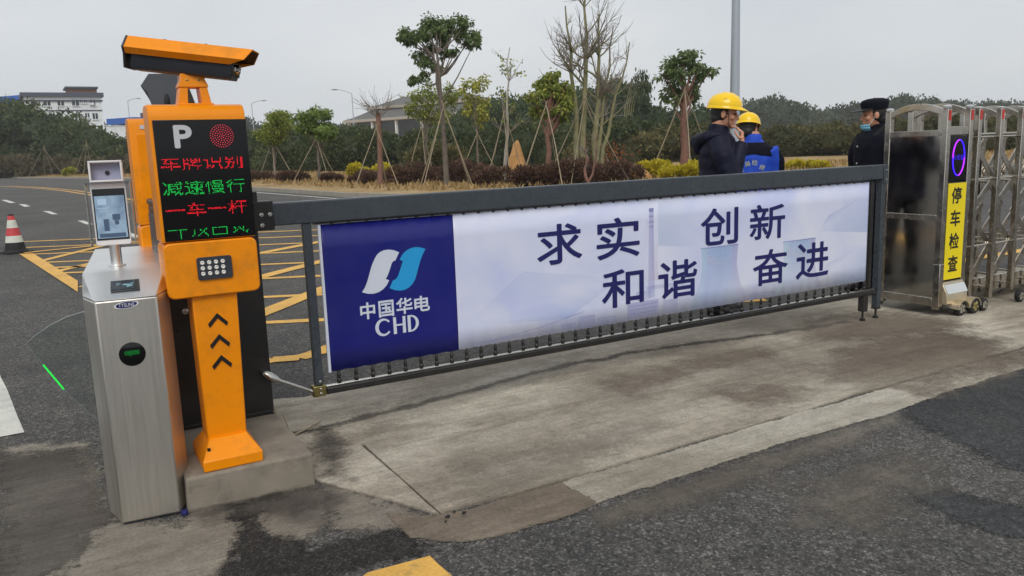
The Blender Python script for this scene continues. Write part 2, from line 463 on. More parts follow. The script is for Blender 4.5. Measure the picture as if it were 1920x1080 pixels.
tag(kb.build('kerb', M['kerb'], smooth=False), kind='structure')

# concrete apron: separate slabs with open joints between them
ap = thing('concrete_apron', None, None, (3, 3.5, 0)); tag(ap, kind='structure')
def jline(y0, x0, x1, amp=.012, seed=0):
    r = random.Random(seed); n = int((x1 - x0) / .15); return [(x0 + (x1 - x0) * i / n, y0(x0 + (x1 - x0) * i / n) + r.gauss(0, amp)) for i in range(n + 1)]
front = lambda x: 2.735 + .022 * (x - 1.18) if x > 1.18 else 2.735 + (1.18 - x) * .9
crack = lambda x: 3.965 + .31 * math.exp(-((x - 3.05) / 1.35) ** 2) * .95 if x < 5.4 else 3.97
F = jline(front, 1.183, 12.0, .006, 1); K = jline(crack, .85, 12.0, .012, 2)
K2 = [(x, y + .022 + .009 * math.sin(x * 9) + .006 * math.sin(x * 31)) for x, y in K]
poly_sheet('slab', F + K[::-1] + [(.846, 3.67), (1.0, 3.66), (1.183, 3.65)], .010, M['concrete'], parent=ap, thick=.06)
poly_sheet('slab', K2 + jline(lambda x: 4.64, .85, 12.0, .03, 3)[::-1], .0095, M['concrete_back'], parent=ap, thick=.06)
poly_sheet('slab', [(.84, 3.40), (.93, 3.22), (1.06, 2.98), (1.175, 2.742), (1.172, 3.3), (1.168, 3.655), (.846, 3.675)], .009, M['concrete_back'], jit=.004, parent=ap, thick=.06)
S0 = jline(lambda x: front(x) - .014, 1.0, 12.0, .006, 4)
# patches of mortar, crumbled and fresh asphalt
def ragged(base, amp, soft=1.0):
    """copy of a ground material whose outer rim breaks up into grit"""
    m = M[base].copy(); m.name = M[base].name + '_ragged'; t = m.node_tree
    out = t.nodes['Material Output']; src = out.inputs[0].links[0].from_socket
    a = t.nodes.new('ShaderNodeAttribute'); a.attribute_name = 'inset'
    tc_ = t.nodes.new('ShaderNodeTexCoord')
    acc = a.outputs['Fac']
    for sc, w_ in ((7, 1.7 * amp), (34, 1.1 * amp), (110, .9 * amp), (300, .6 * amp)):
        n_ = t.nodes.new('ShaderNodeTexNoise'); n_.inputs['Scale'].default_value = sc; n_.inputs['Detail'].default_value = 4
        t.links.new(tc_.outputs['Object'], n_.inputs['Vector'])
        q_ = t.nodes.new('ShaderNodeMath'); q_.operation = 'MULTIPLY_ADD'; q_.inputs[1].default_value = 2 * w_
        t.links.new(n_.outputs[0], q_.inputs[0]); t.links.new(acc, q_.inputs[2])
        s_ = t.nodes.new('ShaderNodeMath'); s_.operation = 'SUBTRACT'; s_.inputs[1].default_value = w_; t.links.new(q_.outputs[0], s_.inputs[0]); acc = s_.outputs[0]
    r_ = t.nodes.new('ShaderNodeMapRange'); r_.inputs[1].default_value = -.25 * amp * soft; r_.inputs[2].default_value = .6 * amp * soft; r_.inputs[4].default_value = 1.0 if soft == 1 else .8; t.links.new(acc, r_.inputs[0])
    tr = t.nodes.new('ShaderNodeBsdfTransparent'); mx_ = t.nodes.new('ShaderNodeMixShader')
    t.links.new(r_.outputs[0], mx_.inputs[0]); t.links.new(tr.outputs[0], mx_.inputs[1]); t.links.new(src, mx_.inputs[2]); t.links.new(mx_.outputs[0], out.inputs[0])
    return m
def soft_sheet(name, poly, z, base, amp=.03, cell=.03, soft=1.0):
    P = np.array(poly, float); lo = P.min(0) - 2 * amp; hi = P.max(0) + 2 * amp
    nx = int((hi[0] - lo[0]) / cell) + 2; ny = int((hi[1] - lo[1]) / cell) + 2
    X, Y = np.meshgrid(lo[0] + np.arange(nx) * cell, lo[1] + np.arange(ny) * cell, indexing='ij')
    d = np.full(X.shape, 1e9); ins = np.zeros(X.shape, bool)
    for k in range(len(P)):
        a, b = P[k], P[(k + 1) % len(P)]; e = b - a; u = np.clip(((X - a[0]) * e[0] + (Y - a[1]) * e[1]) / (e @ e + 1e-12), 0, 1)
        d = np.minimum(d, np.hypot(X - a[0] - u * e[0], Y - a[1] - u * e[1]))
        c = ((a[1] > Y) != (b[1] > Y)) & (X < (b[0] - a[0]) * (Y - a[1]) / (b[1] - a[1] + 1e-12) + a[0]); ins ^= c
    sd_ = np.where(ins, d, -d); keep = sd_ > -3 * amp
    idx = -np.ones(X.shape, int); idx[keep] = np.arange(keep.sum())
    q = MB(); q.v = [(x, y, z) for x, y in zip(X[keep], Y[keep])]
    k4 = keep[:-1, :-1] & keep[1:, :-1] & keep[1:, 1:] & keep[:-1, 1:]
    I, J = np.nonzero(k4); q.f = list(zip(idx[I, J], idx[I + 1, J], idx[I + 1, J + 1], idx[I, J + 1])); q.f = [tuple(int(i) for i in f) for f in q.f]
    o = q.build(name, ragged(base, amp, soft), smooth=False)
    at_ = o.data.attributes.new('inset', 'FLOAT', 'POINT'); at_.data.foreach_set('value', sd_[keep].astype('f'))
    return tag(o, kind='structure')
def strip(x0, x1, m, zt, amp, soft):
    a = [(x, y) for x, y in S0 if x0 <= x <= x1]
    b = [(x, y - .255 + .02 * math.sin(x * 3.1) + random.gauss(0, .006)) for x, y in a]
    o = soft_sheet('edge_strip', b + a[::-1], zt, m, amp, .02, soft); o.parent = ap; o.location = (-3, -3.5, 0); del o['kind']
strip(1.0, 12, 'concrete_pale', .004, .012, 1.0); strip(1.0, 1.88, 'concrete_brown', .0046, .016, 1.0); strip(3.95, 12, 'concrete_brown', .0047, .10, 2.5)
def px_patch(name, px, z, m, amp=.03, soft=1.0): return soft_sheet(name, [gnd(a, b)[:2] for a, b in px], z, m, amp, soft=soft)
px_patch('mortar_patch', [(0, 835), (165, 830), (205, 960), (330, 985), (350, 955), (585, 908), (640, 925), (620, 985), (560, 1018), (470, 1040), (420, 1060), (380, 1120), (0, 1120)], .0012, 'mortar', .07)
px_patch('mortar_patch', [(0, 850), (150, 845), (192, 955), (205, 980), (150, 1040), (60, 1120), (0, 1120)], .0020, 'mortar_dark', .07)
px_patch('mortar_patch', [(600, 905), (660, 912), (760, 952), (818, 975), (780, 990), (690, 1005), (640, 1000), (615, 980)], .0024, 'mortar', .07)
px_patch('crumbled_asphalt', [(420, 945), (520, 925), (560, 935), (480, 960), (500, 1000), (600, 1025), (760, 990), (790, 1000), (800, 1045), (700, 1062), (640, 1078), (560, 1120), (400, 1120), (445, 1030), (440, 990)], .0030, 'asphalt_rough', .06)
px_patch('asphalt_patch', [(1680, 755), (1780, 722), (1935, 660), (1990, 690), (1990, 860), (1930, 890), (1850, 860), (1760, 815), (1700, 790)], .0012, 'asphalt_dark', .075)
px_patch('asphalt_patch', [(1690, 915), (1760, 920), (1830, 930), (1990, 960), (1990, 1030), (1850, 1000), (1760, 965), (1700, 940)], .0014, 'asphalt_dark', .075)

soft_sheet('grime', [(x, y - .022) for x, y in K if x < 5.3] + [(x, y + .05) for x, y in K if x < 5.3][::-1], .01095, 'mortar_dark', .03, .02, 1.8)
px_patch('grime', [(345, 962), (480, 935), (590, 915), (640, 930), (600, 985), (520, 975), (440, 965), (400, 985)], 0.0101, 'mortar_dark', .07, 2.6)
px_patch('grime', [(596, 800), (660, 835), (640, 890), (660, 905), (600, 895), (588, 850)], 0.0102, 'mortar_dark', .05, 2.6)
px_patch('grime', [(1340, 740), (1440, 722), (1520, 735), (1490, 752), (1400, 765)], 0.0103, 'concrete_brown', .08, 2.6)
px_patch('grime', [(1120, 720), (1300, 675), (1420, 655), (1450, 668), (1300, 700), (1180, 745)], 0.0104, 'concrete_brown', .09, 2.6)
px_patch('grime', [(1560, 660), (1760, 620), (1900, 640), (1880, 690), (1700, 720), (1560, 720)], 0.0105, 'concrete_brown', .12, 2.6)
px_patch('grime', [(1500, 600), (1640, 585), (1790, 600), (1830, 615), (1640, 640), (1520, 640)], 0.0106, 'concrete_brown', .1, 2.6)
px_patch('dust', [(830, 870), (980, 850), (1200, 790), (1250, 800), (1080, 880), (920, 930)], 0.0107, 'concrete_pale', .09, 2.6)
px_patch('dust', [(1100, 960), (1300, 890), (1500, 825), (1680, 775), (1700, 790), (1520, 860), (1350, 930), (1150, 990)], .0016, 'mortar', .07, 2.2)
px_patch('dust', [(1500, 905), (1700, 850), (1760, 880), (1650, 990), (1500, 985)], .0018, 'mortar', .16, 2.4)
px_patch('dust', [(640, 790), (900, 700), (1100, 660), (1060, 700), (860, 760), (700, 815)], 0.0108, 'concrete_pale', .09, 2.6)

# ------------------------------------------------------------------ road markings
def marking(px, m, z=.005, jit=.004): tag(poly_sheet('road_marking', [gnd(a, b)[:2] for a, b in px], z, m, jit, .3), kind='structure')
def wline(a, b, wd, m, z=.005):
    a = np.array(a, float); b = np.array(b, float); t = (b - a) / np.linalg.norm(b - a); n = np.array([-t[1], t[0]]) * wd / 2
    tag(poly_sheet('road_marking', [a - n, b - n, b + n, a + n], z, m, .008, .4), kind='structure')
marking([(-60, 575), (-5, 690), (46, 812), (-60, 832)], M['paint_white'])
marking([(668, 1092), (690, 1075), (740, 1062), (806, 1044), (822, 1060), (848, 1082), (850, 1100)], M['paint_yellow'], .0045, .012)
for a, b, c, d in (((2, 375), (12, 375), (29, 380), (19, 381)), ((35, 383), (46, 383), (57, 387), (46, 388)), ((80, 396), (93, 396), (109, 402), (97, 402)), ((145, 414), (158, 414), (175, 421), (162, 421)), ((228, 436), (244, 436), (268, 446), (250, 447))):
    marking([a, b, c, d], M['paint_white'], .005, .0)
# yellow box hatching, skewed to the barrier
dirn = np.array([.868, -.495]) / np.hypot(.868, .495)
hp = [(3.936, 15.563), (3.636, 14.412), (3.334, 13.251), (3.022, 12.053), (2.688, 10.77), (2.36, 9.512), (2.022, 8.214), (1.683, 6.91)]
dirn2 = np.array([.895, -.446])
edgeA = np.array([-.6, 15.3]); edgeB = np.array([.23, 9.2])
for i, p in enumerate(hp):
    p = np.array(p)
    # run left until the thick border line
    t_ = None
    for s_ in np.linspace(0, 6, 300):
        q = p - dirn2 * s_
        xe = np.interp(q[1], [5.6, 9.2, 15.3, 18], [.9, .23, -.6, -1.0])
        if q[0] < xe + .1: break
    wline(q, p + dirn2 * 4.2, .13, M['paint_yellow'], .005)
for (a, b) in (((1.592, 7.517), (2.384, 8.394)), ((2.131, 9.881), (3.066, 10.687)), ((2.7, 12.375), (3.806, 13.179))):
    a = np.array(a); b = np.array(b); t = (b - a) / np.linalg.norm(b - a)
    wline(a - t * 1.4, b + t * 3.2, .2, M['paint_yellow'], .008)
for (a, b) in ((gnd(70, 492), gnd(230, 452)), (gnd(105, 510), gnd(250, 476)), (gnd(90, 503), gnd(240, 497))):
    wline(a[:2], b[:2], .15, M['paint_yellow'], .0085)
marking([(36, 477), (62, 476), (146, 528), (146, 549)], M['paint_yellow'], .011, .0)
wline(gnd(45, 475)[:2], gnd(300, 449)[:2], .14, M['paint_yellow'], .0105)
fr_ = [gnd(x, y)[:2] for x, y in ((440, 690), (510, 676), (560, 672), (590, 664), (625, 650), (700, 628))]
for i in range(5): wline(fr_[i], fr_[i + 1] + (fr_[i + 1] - fr_[i]) * .04, .16, M['paint_yellow'], .0065 + .001 * (i % 2))
# the yellow hatching beyond the sliding gate, and the far double yellow line
for i in range(7):
    a = np.array([6.2 + i * .9, 5.25 + .25 * i]); wline(a, a + np.array([1.7, 2.6]), .16, M['paint_yellow'], .005)
wline((5.6, 5.25), (14, 5.25), .16, M['paint_yellow'], .0095)
dl = [gnd(x, y)[:2] for x, y in ((0, 349.5), (60, 352), (120, 358), (165, 365), (240, 380))]
for i in range(4):
    for off in (0, .5):
        a = dl[i] + np.array([off, 0]); b = dl[i + 1] + np.array([off, 0]); wline(a, b, .16, M['paint_yellow'], .005 + .001 * (i % 2))
wline(gnd(470, 360)[:2], gnd(650, 374)[:2], .12, M['paint_white'])

# ------------------------------------------------------------------ lettering
def text_geo(txt, bold=0.0, extrude=0.0):
    cu = bpy.data.curves.new('t', 'FONT'); cu.body = txt; cu.size = 1; cu.offset = bold; cu.extrude = extrude; cu.resolution_u = 4
    ob = bpy.data.objects.new('t', cu); COL.objects.link(ob)
    dg = bpy.context.evaluated_depsgraph_get(); dg.update()
    me = ob.evaluated_get(dg).to_mesh()
    v = np.array([q.co[:] for q in me.vertices]) if len(me.vertices) else np.zeros((1, 3))
    f = [tuple(p.vertices) for p in me.polygons]
    ob.evaluated_get(dg).to_mesh_clear()
    bpy.data.objects.remove(ob); bpy.data.curves.remove(cu)
    return v, f
def letter_on_y(name, txt, x0, x1, z0, z1, y, m, parent, bold=.02, th=.0012, flip=1):
    """lettering fitted into a rectangle on a plane that faces -Y (flip=1)"""
    v, f = text_geo(txt, 0.0, .5)
    a = v.min(0); b = v.max(0); s = b - a
    d = bold * min((x1 - x0) / s[0], (z1 - z0) / s[1])
    x0 += d; x1 -= d; z0 += d; z1 -= d
    mb = MB()
    for k, (ox, oz) in enumerate(((0, 0), (d, 0), (-d, 0), (0, d), (0, -d), (.7 * d, .7 * d), (-.7 * d, .7 * d), (.7 * d, -.7 * d), (-.7 * d, -.7 * d)) if d else ((0, 0),)):
        e = th * (1 + .02 * k)             # heavier weight: the outline laid over itself, each a hair apart
        V = [(ox + x0 + (q[0] - a[0]) / s[0] * (x1 - x0), y - e * flip * (q[2] - a[2]) / max(s[2], 1e-6), oz + z0 + (q[1] - a[1]) / s[1] * (z1 - z0)) for q in v]
        mb.add(V, f)
    return mb.build(name, m, parent, smooth=False)
def raster(txt, n=16, bold=.0):
    v, f = text_geo(txt, bold)
    a = v[:, :2].min(0); b = v[:, :2].max(0)
    sz = max(b - a); c = (a + b) / 2
    T = []
    for q in f:
        for i in range(1, len(q) - 1): T.append(v[[q[0], q[i], q[i + 1]], :2])
    T = np.array(T); out = []
    for i in range(n):
        for j in range(n):
            hit = 0
            for ox, oy in ((0, 0), (.28, 0), (-.28, 0), (0, .28), (0, -.28)):
                p = c + (np.array([j + .5 + ox, i + .5 + oy]) / n - .5) * sz
                d = [(T[:, (k + 1) % 3, 0] - T[:, k, 0]) * (p[1] - T[:, k, 1]) - (T[:, (k + 1) % 3, 1] - T[:, k, 1]) * (p[0] - T[:, k, 0]) for k in range(3)]
                ins = ((d[0] >= 0) & (d[1] >= 0) & (d[2] >= 0)) | ((d[0] <= 0) & (d[1] <= 0) & (d[2] <= 0))
                hit += bool(ins.any())
            if hit >= 2: out.append((j, i))
    return out
def strokes(segs, n=16):
    s = set()
    for (x0, y0, x1, y1) in segs:
        k = int(max(abs(x1 - x0), abs(y1 - y0))) + 1
        for i in range(k + 1): s.add((round(x0 + (x1 - x0) * i / k), round(y0 + (y1 - y0) * i / k)))
    return s
def dots_on_y(name, cells, x0, z0, px, pz, y, m, parent, r=.42):
    mb = MB()
    for (i, j) in cells:
        cx_, cz_ = x0 + i * px, z0 + j * pz
        a = px * r; b = pz * r
        mb.add([(cx_ - a, y, cz_ - b), (cx_ + a, y, cz_ - b), (cx_ + a, y, cz_ + b), (cx_ - a, y, cz_ + b), (cx_, y - .0012, cz_)], [(0, 1, 4), (1, 2, 4), (2, 3, 4), (3, 0, 4)])
    return mb.build(name, m, parent, smooth=False)
def rrect(x0, x1, z0, z1, r, n=4):
    out = []
    for cx_, cz_, a0 in ((x1 - r, z1 - r, 0), (x0 + r, z1 - r, 90), (x0 + r, z0 + r, 180), (x1 - r, z0 + r, 270)):
        for i in range(n + 1):
            a = R(a0 + 90 * i / n); out.append((cx_ + r * math.cos(a), cz_ + r * math.sin(a)))
    return out

# ------------------------------------------------------------------ concrete plinth
pl = MB(); pl.hexa([(.322, 3.345, -.05), (.852, 3.325, -.05), (.85, 5.0, -.05), (.36, 5.0, -.05)], [(.328, 3.35, .143), (.846, 3.33, .147), (.845, 5.0, .145), (.362, 5.0, .145)])
# roughen by subdividing
po = pl.build('plinth', M['cement'], bevel=.012, seg=3)
tag(po, 'low grey concrete plinth under the orange parking column and black cabinet', 'plinth')

# ------------------------------------------------------------------ parking column (local frame: base centre, front faces -Y)
KX, KY = .53, 3.53
def make_column(label):
    t = thing('parking_column', label, 'parking column', (KX, KY, .145), group='orange parking columns', local=True)
    z = lambda a: a - .145
    fy = -.09                         # front plane of the head
    hw = .182
    # foot: flared base
    b = MB()
    b.loft([[(-.125, -.165, 0), (.115, -.165, 0), (.115, .135, 0), (-.125, .135, 0)], [(-.125, -.165, .045), (.115, -.165, .045), (.115, .135, .045), (-.125, .135, .045)],
            [(-.082, -.085, .115), (.07, -.085, .115), (.07, .07, .115), (-.082, .07, .115)]])
    b.build('foot', M['orange'], t, bevel=.005)
    p = MB()
    p.loft([[(-.086, -.07, .10), (.074, -.07, .10), (.074, .06, .10), (-.086, .06, .10)], [(-.092, -.075, z(.88)), (.088, -.075, z(.88)), (.088, .08, z(.88)), (-.092, .08, z(.88))]])
    p.build('post', M['orange'], t, bevel=.006)
    h = MB(); h.prism(rrect(-hw, hw, z(.868), z(1.095), .028), 'y', fy - .0065, .10)
    h.build('lower_head', M['orange'], t, bevel=.006)
    # upper head: rounded crown in profile
    prof = [(fy, z(1.098)), (fy, z(1.585)), (fy + .006, z(1.612)), (fy + .022, z(1.632)), (fy + .05, z(1.64)), (.06, z(1.64)), (.085, z(1.63)), (.095, z(1.61)), (.095, z(1.098))]
    c = MB(); c.prism(prof, 'x', -hw, hw); c.build('upper_head', M['orange'], t, bevel=.004)
    s = MB(); s.box(-hw + .012, hw + .001, fy - .006, fy - .0005, z(1.102), z(1.578)); pan = s.build('display_panel', M['display_black'], t, bevel=.002)
    return t, pan, z, fy, hw
t, pan, z_, fy, hw = make_column('orange parking column whose lit black display faces the camera')
yy = fy - .0075
pp = letter_on_y('letter', 'P', -.098, -.030, z_(1.468), z_(1.558), yy + .001, M['letter_white'], pan, .03)
# round signal of red diodes, brightened by a faint glow in their material
cells = MB()
for ring in range(6):
    k = 1 if ring == 0 else ring * 6
    for i in range(k):
        a = 2 * math.pi * i / k + ring * .2; rr = ring * .0088
        cells.lathe([(.0025, 0), (.0014, -.0014)], (.083 + rr * math.cos(a), yy, z_(1.512) + rr * math.sin(a)), 5, 'y')
cells.build('signal_light', M['led_dim'], pan)
rows = [('车牌识别', 'led_red', 1.412, [15, 14, 13]), ('减速慢行', 'led_green', 1.314, [15]), ('一车一杆', 'led_red', 1.227, []), (None, 'led_green', 1.136, [])]
pxs, pzs = .00455, .0035
for txt, mm, zc, drop in rows:
    cells_ = []
    for k in range(4):
        if txt: g = raster(txt[k], 16)
        else:
            g = [strokes([(0, 11, 15, 11), (10, 11, 10, 1)]), strokes([(2, 3, 4, 5), (4, 5, 4, 11), (7, 3, 12, 8), (12, 8, 15, 2), (9, 10, 10, 8), (14, 11, 12, 8)]),
                 strokes([(2, 3, 14, 3), (2, 11, 14, 11), (2, 3, 2, 11), (14, 3, 14, 11)]), strokes([(1, 3, 6, 7), (3, 10, 4, 8), (7, 10, 12, 4), (11, 11, 11, 8), (13, 3, 15, 6), (12, 4, 14, 3)])][k]
        cells_ += [(k * 17.5 + i, j) for (i, j) in g if j not in drop and random.random() > .10]
    dots_on_y('led_text', cells_, -.155, z_(zc) - 8 * pzs, pxs, pzs, yy - .0005, M[mm], pan, .31)
# lamp cluster of twelve small lamps
lp = MB(); lp.prism(rrect(-.063, .073, z_(.937), z_(1.030), .010), 'y', fy - .016, fy - .010)
lpo = lp.build('lamp_window', M['dark_gear'], t, bevel=.001)
for i in range(4):
    for j in range(3):
        q = MB(); q.lathe([(.0085, fy - .015), (.0085, fy - .019), (.006, fy - .0205), (.0035, fy - .0185), (.003, fy - .018)], (-.042 + i * .0265, 0, z_(.963) + j * .0225), 12, 'y')
        q.build('lamp', M['led_lens'], lpo)
for k, zz in enumerate((.765, .675, .585)):
    q = MB(); y0, y1 = -.0772 - 0, -.0745
    xo = .0
    for sx in (-1, 1):
        q.prism([(xo, zz - .145 + .025), (xo + sx * .040, zz - .145 - .018), (xo + sx * .034, zz - .145 - .034), (xo, zz - .145 + .003)][::sx], 'y', y0, y1)
    q.build('chevron', M['black_print'], t, smooth=False)
bolt = MB()
bolt.box(-.1, -.088, -.13, -.12, .07, .088); bolt.build('bolt_slot', M['black_print'], t)
# second column, back to back
t2, pan2, _, _, _ = make_column('orange parking column seen from behind, beyond the black barrier cabinet')
t2.location = (.545, 4.64, .145); t2.rotation_euler = (0, 0, math.pi)
q = MB(); q.box(-.15, .15, .0955, .0985, z_(1.12), z_(1.56)); q.build('rear_door', M['orange'], t2, bevel=.003)
q = MB(); q.box(.08, .13, .0955, .0985, z_(1.585), z_(1.605)); q.build('rating_plate', M['letter_white'], t2)

# ------------------------------------------------------------------ plate-reading cameras (local frame: lens looks along +X)
def make_camera(label, loc, yaw, pitch, mount_yaw):
    t = thing('plate_camera', label, 'camera', loc, (0, 0, yaw), group='plate cameras on the parking columns', local=True)
    Mx = Matrix.Rotation(pitch, 4, 'Y')
    L0, L1 = -.215, .215
    body = [(-.062, -.066), (-.052, -.079), (.052, -.079), (.062, -.066), (.066, .012), (-.066, .012)]
    b = MB(); b.prism(body, 'x', L0 + .012, L1 - .03); b.rot(Mx); bo = b.build('housing', M['dark_gear'], t, bevel=.004)
    hood = [(-.078, -.014), (-.100, .012), (-.062, .066), (.062, .066), (.100, .012), (.078, -.014), (.073, -.010), (.093, .012), (.059, .060), (-.059, .060), (-.093, .012), (-.073, -.010)]
    h = MB()
    n = len(hood)
    ra = [(L0 - .004 - (.0 if zz > .0 else 0), yv, zz) for yv, zz in hood]
    rb = [(L1 + (.045 if zz > .03 else (.022 if zz > 0 else -.035)), yv, zz) for yv, zz in hood]
    fs = [(i, (i + 1) % n, n + (i + 1) % n, n + i) for i in range(n)]
    for i in range(5): fs += [(i, i + 1, 10 - i, 11 - i), (n + i, n + 11 - i, n + 10 - i, n + i + 1)]
    h.add(ra + rb, [f[::-1] for f in fs]); h.rot(Mx); ho = h.build('hood', M['orange'], t)
    il = MB(); il.add([(L0 + .02, yv * .99, zz - .0012) for yv, zz in hood[6:]] + [(L1 + (.043 if zz > .03 else (.02 if zz > 0 else -.037)), yv * .99, zz - .0012) for yv, zz in hood[6:]], [(i, i + 1, 7 + i, 6 + i) for i in range(5)]); il.rot(Mx); il.build('hood_lining', M['black_paint'], ho)
    fc = MB(); fc.prism([(-.058, -.062), (.058, -.062), (.061, .008), (-.061, .008)], 'x', L1 - .03, L1 - .024); fc.rot(Mx); fo = fc.build('front_window', M['screen_black'], t)
    for yv in (-.036, .036):
        q = MB(); q.lathe([(.011, L1 - .0235), (.011, L1 - .020), (.006, L1 - .019)], (0, yv, -.03), 12, 'x'); q.rot(Mx); q.build('diode', M['led_lens'], fo)
    q = MB(); q.lathe([(.022, L1 - .0235), (.022, L1 - .012), (.016, L1 - .012), (.012, L1 - .018)], (0, 0, -.028), 18, 'x'); q.rot(Mx); q.build('lens', M['chrome'], fo)
    rp = MB(); rp.prism([(-.060, -.078), (.060, -.078), (.078, -.016), (.101, .012), (.063, .067), (-.063, .067), (-.101, .012), (-.078, -.016)], 'x', L0 - .014, L0 - .0045); rp.rot(Mx); rp.build('rear_plate', M['dark_gear'], t, bevel=.003)
    for xx in (-.09, .07):
        q = MB(); q.lathe([(.006, .066), (.006, .070), (.003, .072)], (xx, -.03, 0), 8); q.rot(Mx); q.build('screw', M['dark_gear'], ho)
    # bracket: U-shaped pan joint in orange
    Mz = Matrix.Rotation(mount_yaw - yaw, 4, 'Z')
    br = MB()
    br.loft([[(-.046, -.045, -.075), (.046, -.045, -.075), (.046, .045, -.075), (-.046, .045, -.075)], [(-.046, -.045, -.10), (.046, -.045, -.10), (.046, .045, -.10), (-.046, .045, -.10)],
             [(-.056, -.05, -.128), (.056, -.05, -.128), (.056, .05, -.128), (-.056, .05, -.128)], [(-.056, -.05, -.136), (.056, -.05, -.136), (.056, .05, -.136), (-.056, .05, -.136)]])
    br.rot(Mz); br.build('bracket_head', M['orange'], t, bevel=.002)
    b2 = MB()
    for sx in (-1, 1): b2.hexa([(sx * .045 - .018, -.05, -.212), (sx * .045 + .018, -.05, -.212), (sx * .045 + .018, .05, -.212), (sx * .045 - .018, .05, -.212)], [(sx * .037 - .015, -.046, -.136), (sx * .037 + .015, -.046, -.136), (sx * .037 + .015, .046, -.136), (sx * .037 - .015, .046, -.136)])
    b2.box(-.07, .07, -.06, .06, -.218, -.210); b2.rot(Mz); b2.build('bracket_foot', M['orange'], t, bevel=.002)
    for sx in (-1, 1):
        q = MB(); q.lathe([(.006, -.0425), (.006, -.046), (.004, -.047)], (sx * .022, 0, -.105), 8, 'y'); q.rot(Mz); q.build('bolt', M['brass'], t)
    return t
c1 = make_camera('camera under a yellow-orange hood, on top of the lit parking column', (.535, 3.55, 1.826), R(-24), R(9.0), 0)
c1.scale = (1, 1, .86)
c2 = make_camera('dark camera seen from its rear, on the farther parking column', (.60, 4.74, 1.748), R(78), R(8), R(10))
c2.scale = (1.12, 1.12, 1.12)
for ch in c2.children:
    if ch.name.startswith('hood'): ch.data.materials[0] = M['dark_gear']
    if ch.name.startswith('bracket'): ch.scale = (1, 1, .6)
    if ch.name.startswith('bolt'): ch.location = (0, 0, .042)
q = MB(); q.tube([(-.222, -.005, -.0), (-.245, -.004, -.03), (-.238, .0, -.09), (-.2, .01, -.15), (-.15, .02, -.2)], .012, 8)
q.build('cable', M['rubber'], c2)

# ------------------------------------------------------------------ barrier cabinet
t = thing('barrier_cabinet', 'black barrier motor cabinet standing on the plinth behind the orange column', 'cabinet', (.62, 4.2, .145))
q = MB(); q.box(.402, .838, 3.985, 4.43, .150, 1.205); q.build('body', M['black_paint'], t, bevel=.006)
q = MB(); q.box(.398, .842, 3.981, 4.434, 1.207, 1.238); q.build('lid', M['black_paint'], t, bevel=.008)
q = MB(); q.box(.397, .4015, 4.02, 4.40, .22, 1.17); q.build('side_panel', M['dark_gear'], t, bevel=.002)
q = MB(); q.box(.396, .84, 3.98, 4.436, .1455, .166); q.build('plinth_frame', M['black_paint'], t, bevel=.003)
q = MB(); q.lathe([(.014, 3.985), (.014, 3.976), (.006, 3.974)], (.47, 0, .72), 14, 'y'); q.build('lock', M['chrome'], t)
q = MB(); q.tube([(.83, 3.97, .16), (.86, 3.9, .158), (.90, 3.93, .03), (1.0, 4.02, .018), (1.1, 4.1, .018)], .0035, 6)
tag(q.build('loose_wire', M['wood']), 'thin pale wire lying from the black cabinet onto the concrete', 'wire')

# ------------------------------------------------------------------ advertising barrier
BY = 3.93
t = thing('advertising_barrier', 'long advertising barrier with blue and white banner across the lane', 'barrier', (3.2, BY, 0))
q = MB(); q.box(.885, 5.52, BY - .002, BY + .058, 1.092, 1.203); q.build('boom', M['slate'], t, bevel=.007, seg=3)
q = MB(); q.box(.80, .905, BY - .012, BY + .05, 1.075, 1.215); hb = q.build('hinge_bracket', M['black_paint'], t, bevel=.005)
q = MB(); q.box(.802, .835, BY - .006, BY + .05, 1.2, 1.262); q.build('hinge_lug', M['black_paint'], t, bevel=.004)
for zz, xx in ((1.15, .845), (1.15, .885), (1.10, .845)):
    q = MB(); q.lathe([(.0115, BY - .012), (.0115, BY - .020), (.008, BY - .023)], (xx, 0, zz), 6, 'y'); q.build('bolt', M['chrome'], hb)
q = MB(); q.box(1.045, 1.087, BY + .006, BY + .046, .262, 1.091); q.build('left_upright', M['slate'], t, bevel=.003)
q = MB(); q.box(1.028, 1.096, BY - .004, BY + .05, .205, .262); kn = q.build('corner_joint', M['brass'], t, bevel=.005)
for zz in (.222, .246, .285):
    q = MB(); q.lathe([(.007, BY - .004), (.007, BY - .009), (.004, BY - .011)], (1.066, 0, zz), 8, 'y'); q.build('bolt', M['chrome'], kn)
q = MB(); q.box(1.098, 5.46, BY + .0, BY + .048, .207, .244); q.build('bottom_rail', M['black_paint'], t, bevel=.008, seg=3)
q = MB(); q.box(1.10, 5.45, BY + .012, BY + .036, .2445, .252); q.build('rail_slide', M['chrome'], t, bevel=.002)
q = MB(); q.box(1.10, 5.35, BY + .012, BY + .042, 1.083, 1.0915); q.build('top_track', M['black_paint'], t, bevel=.001)
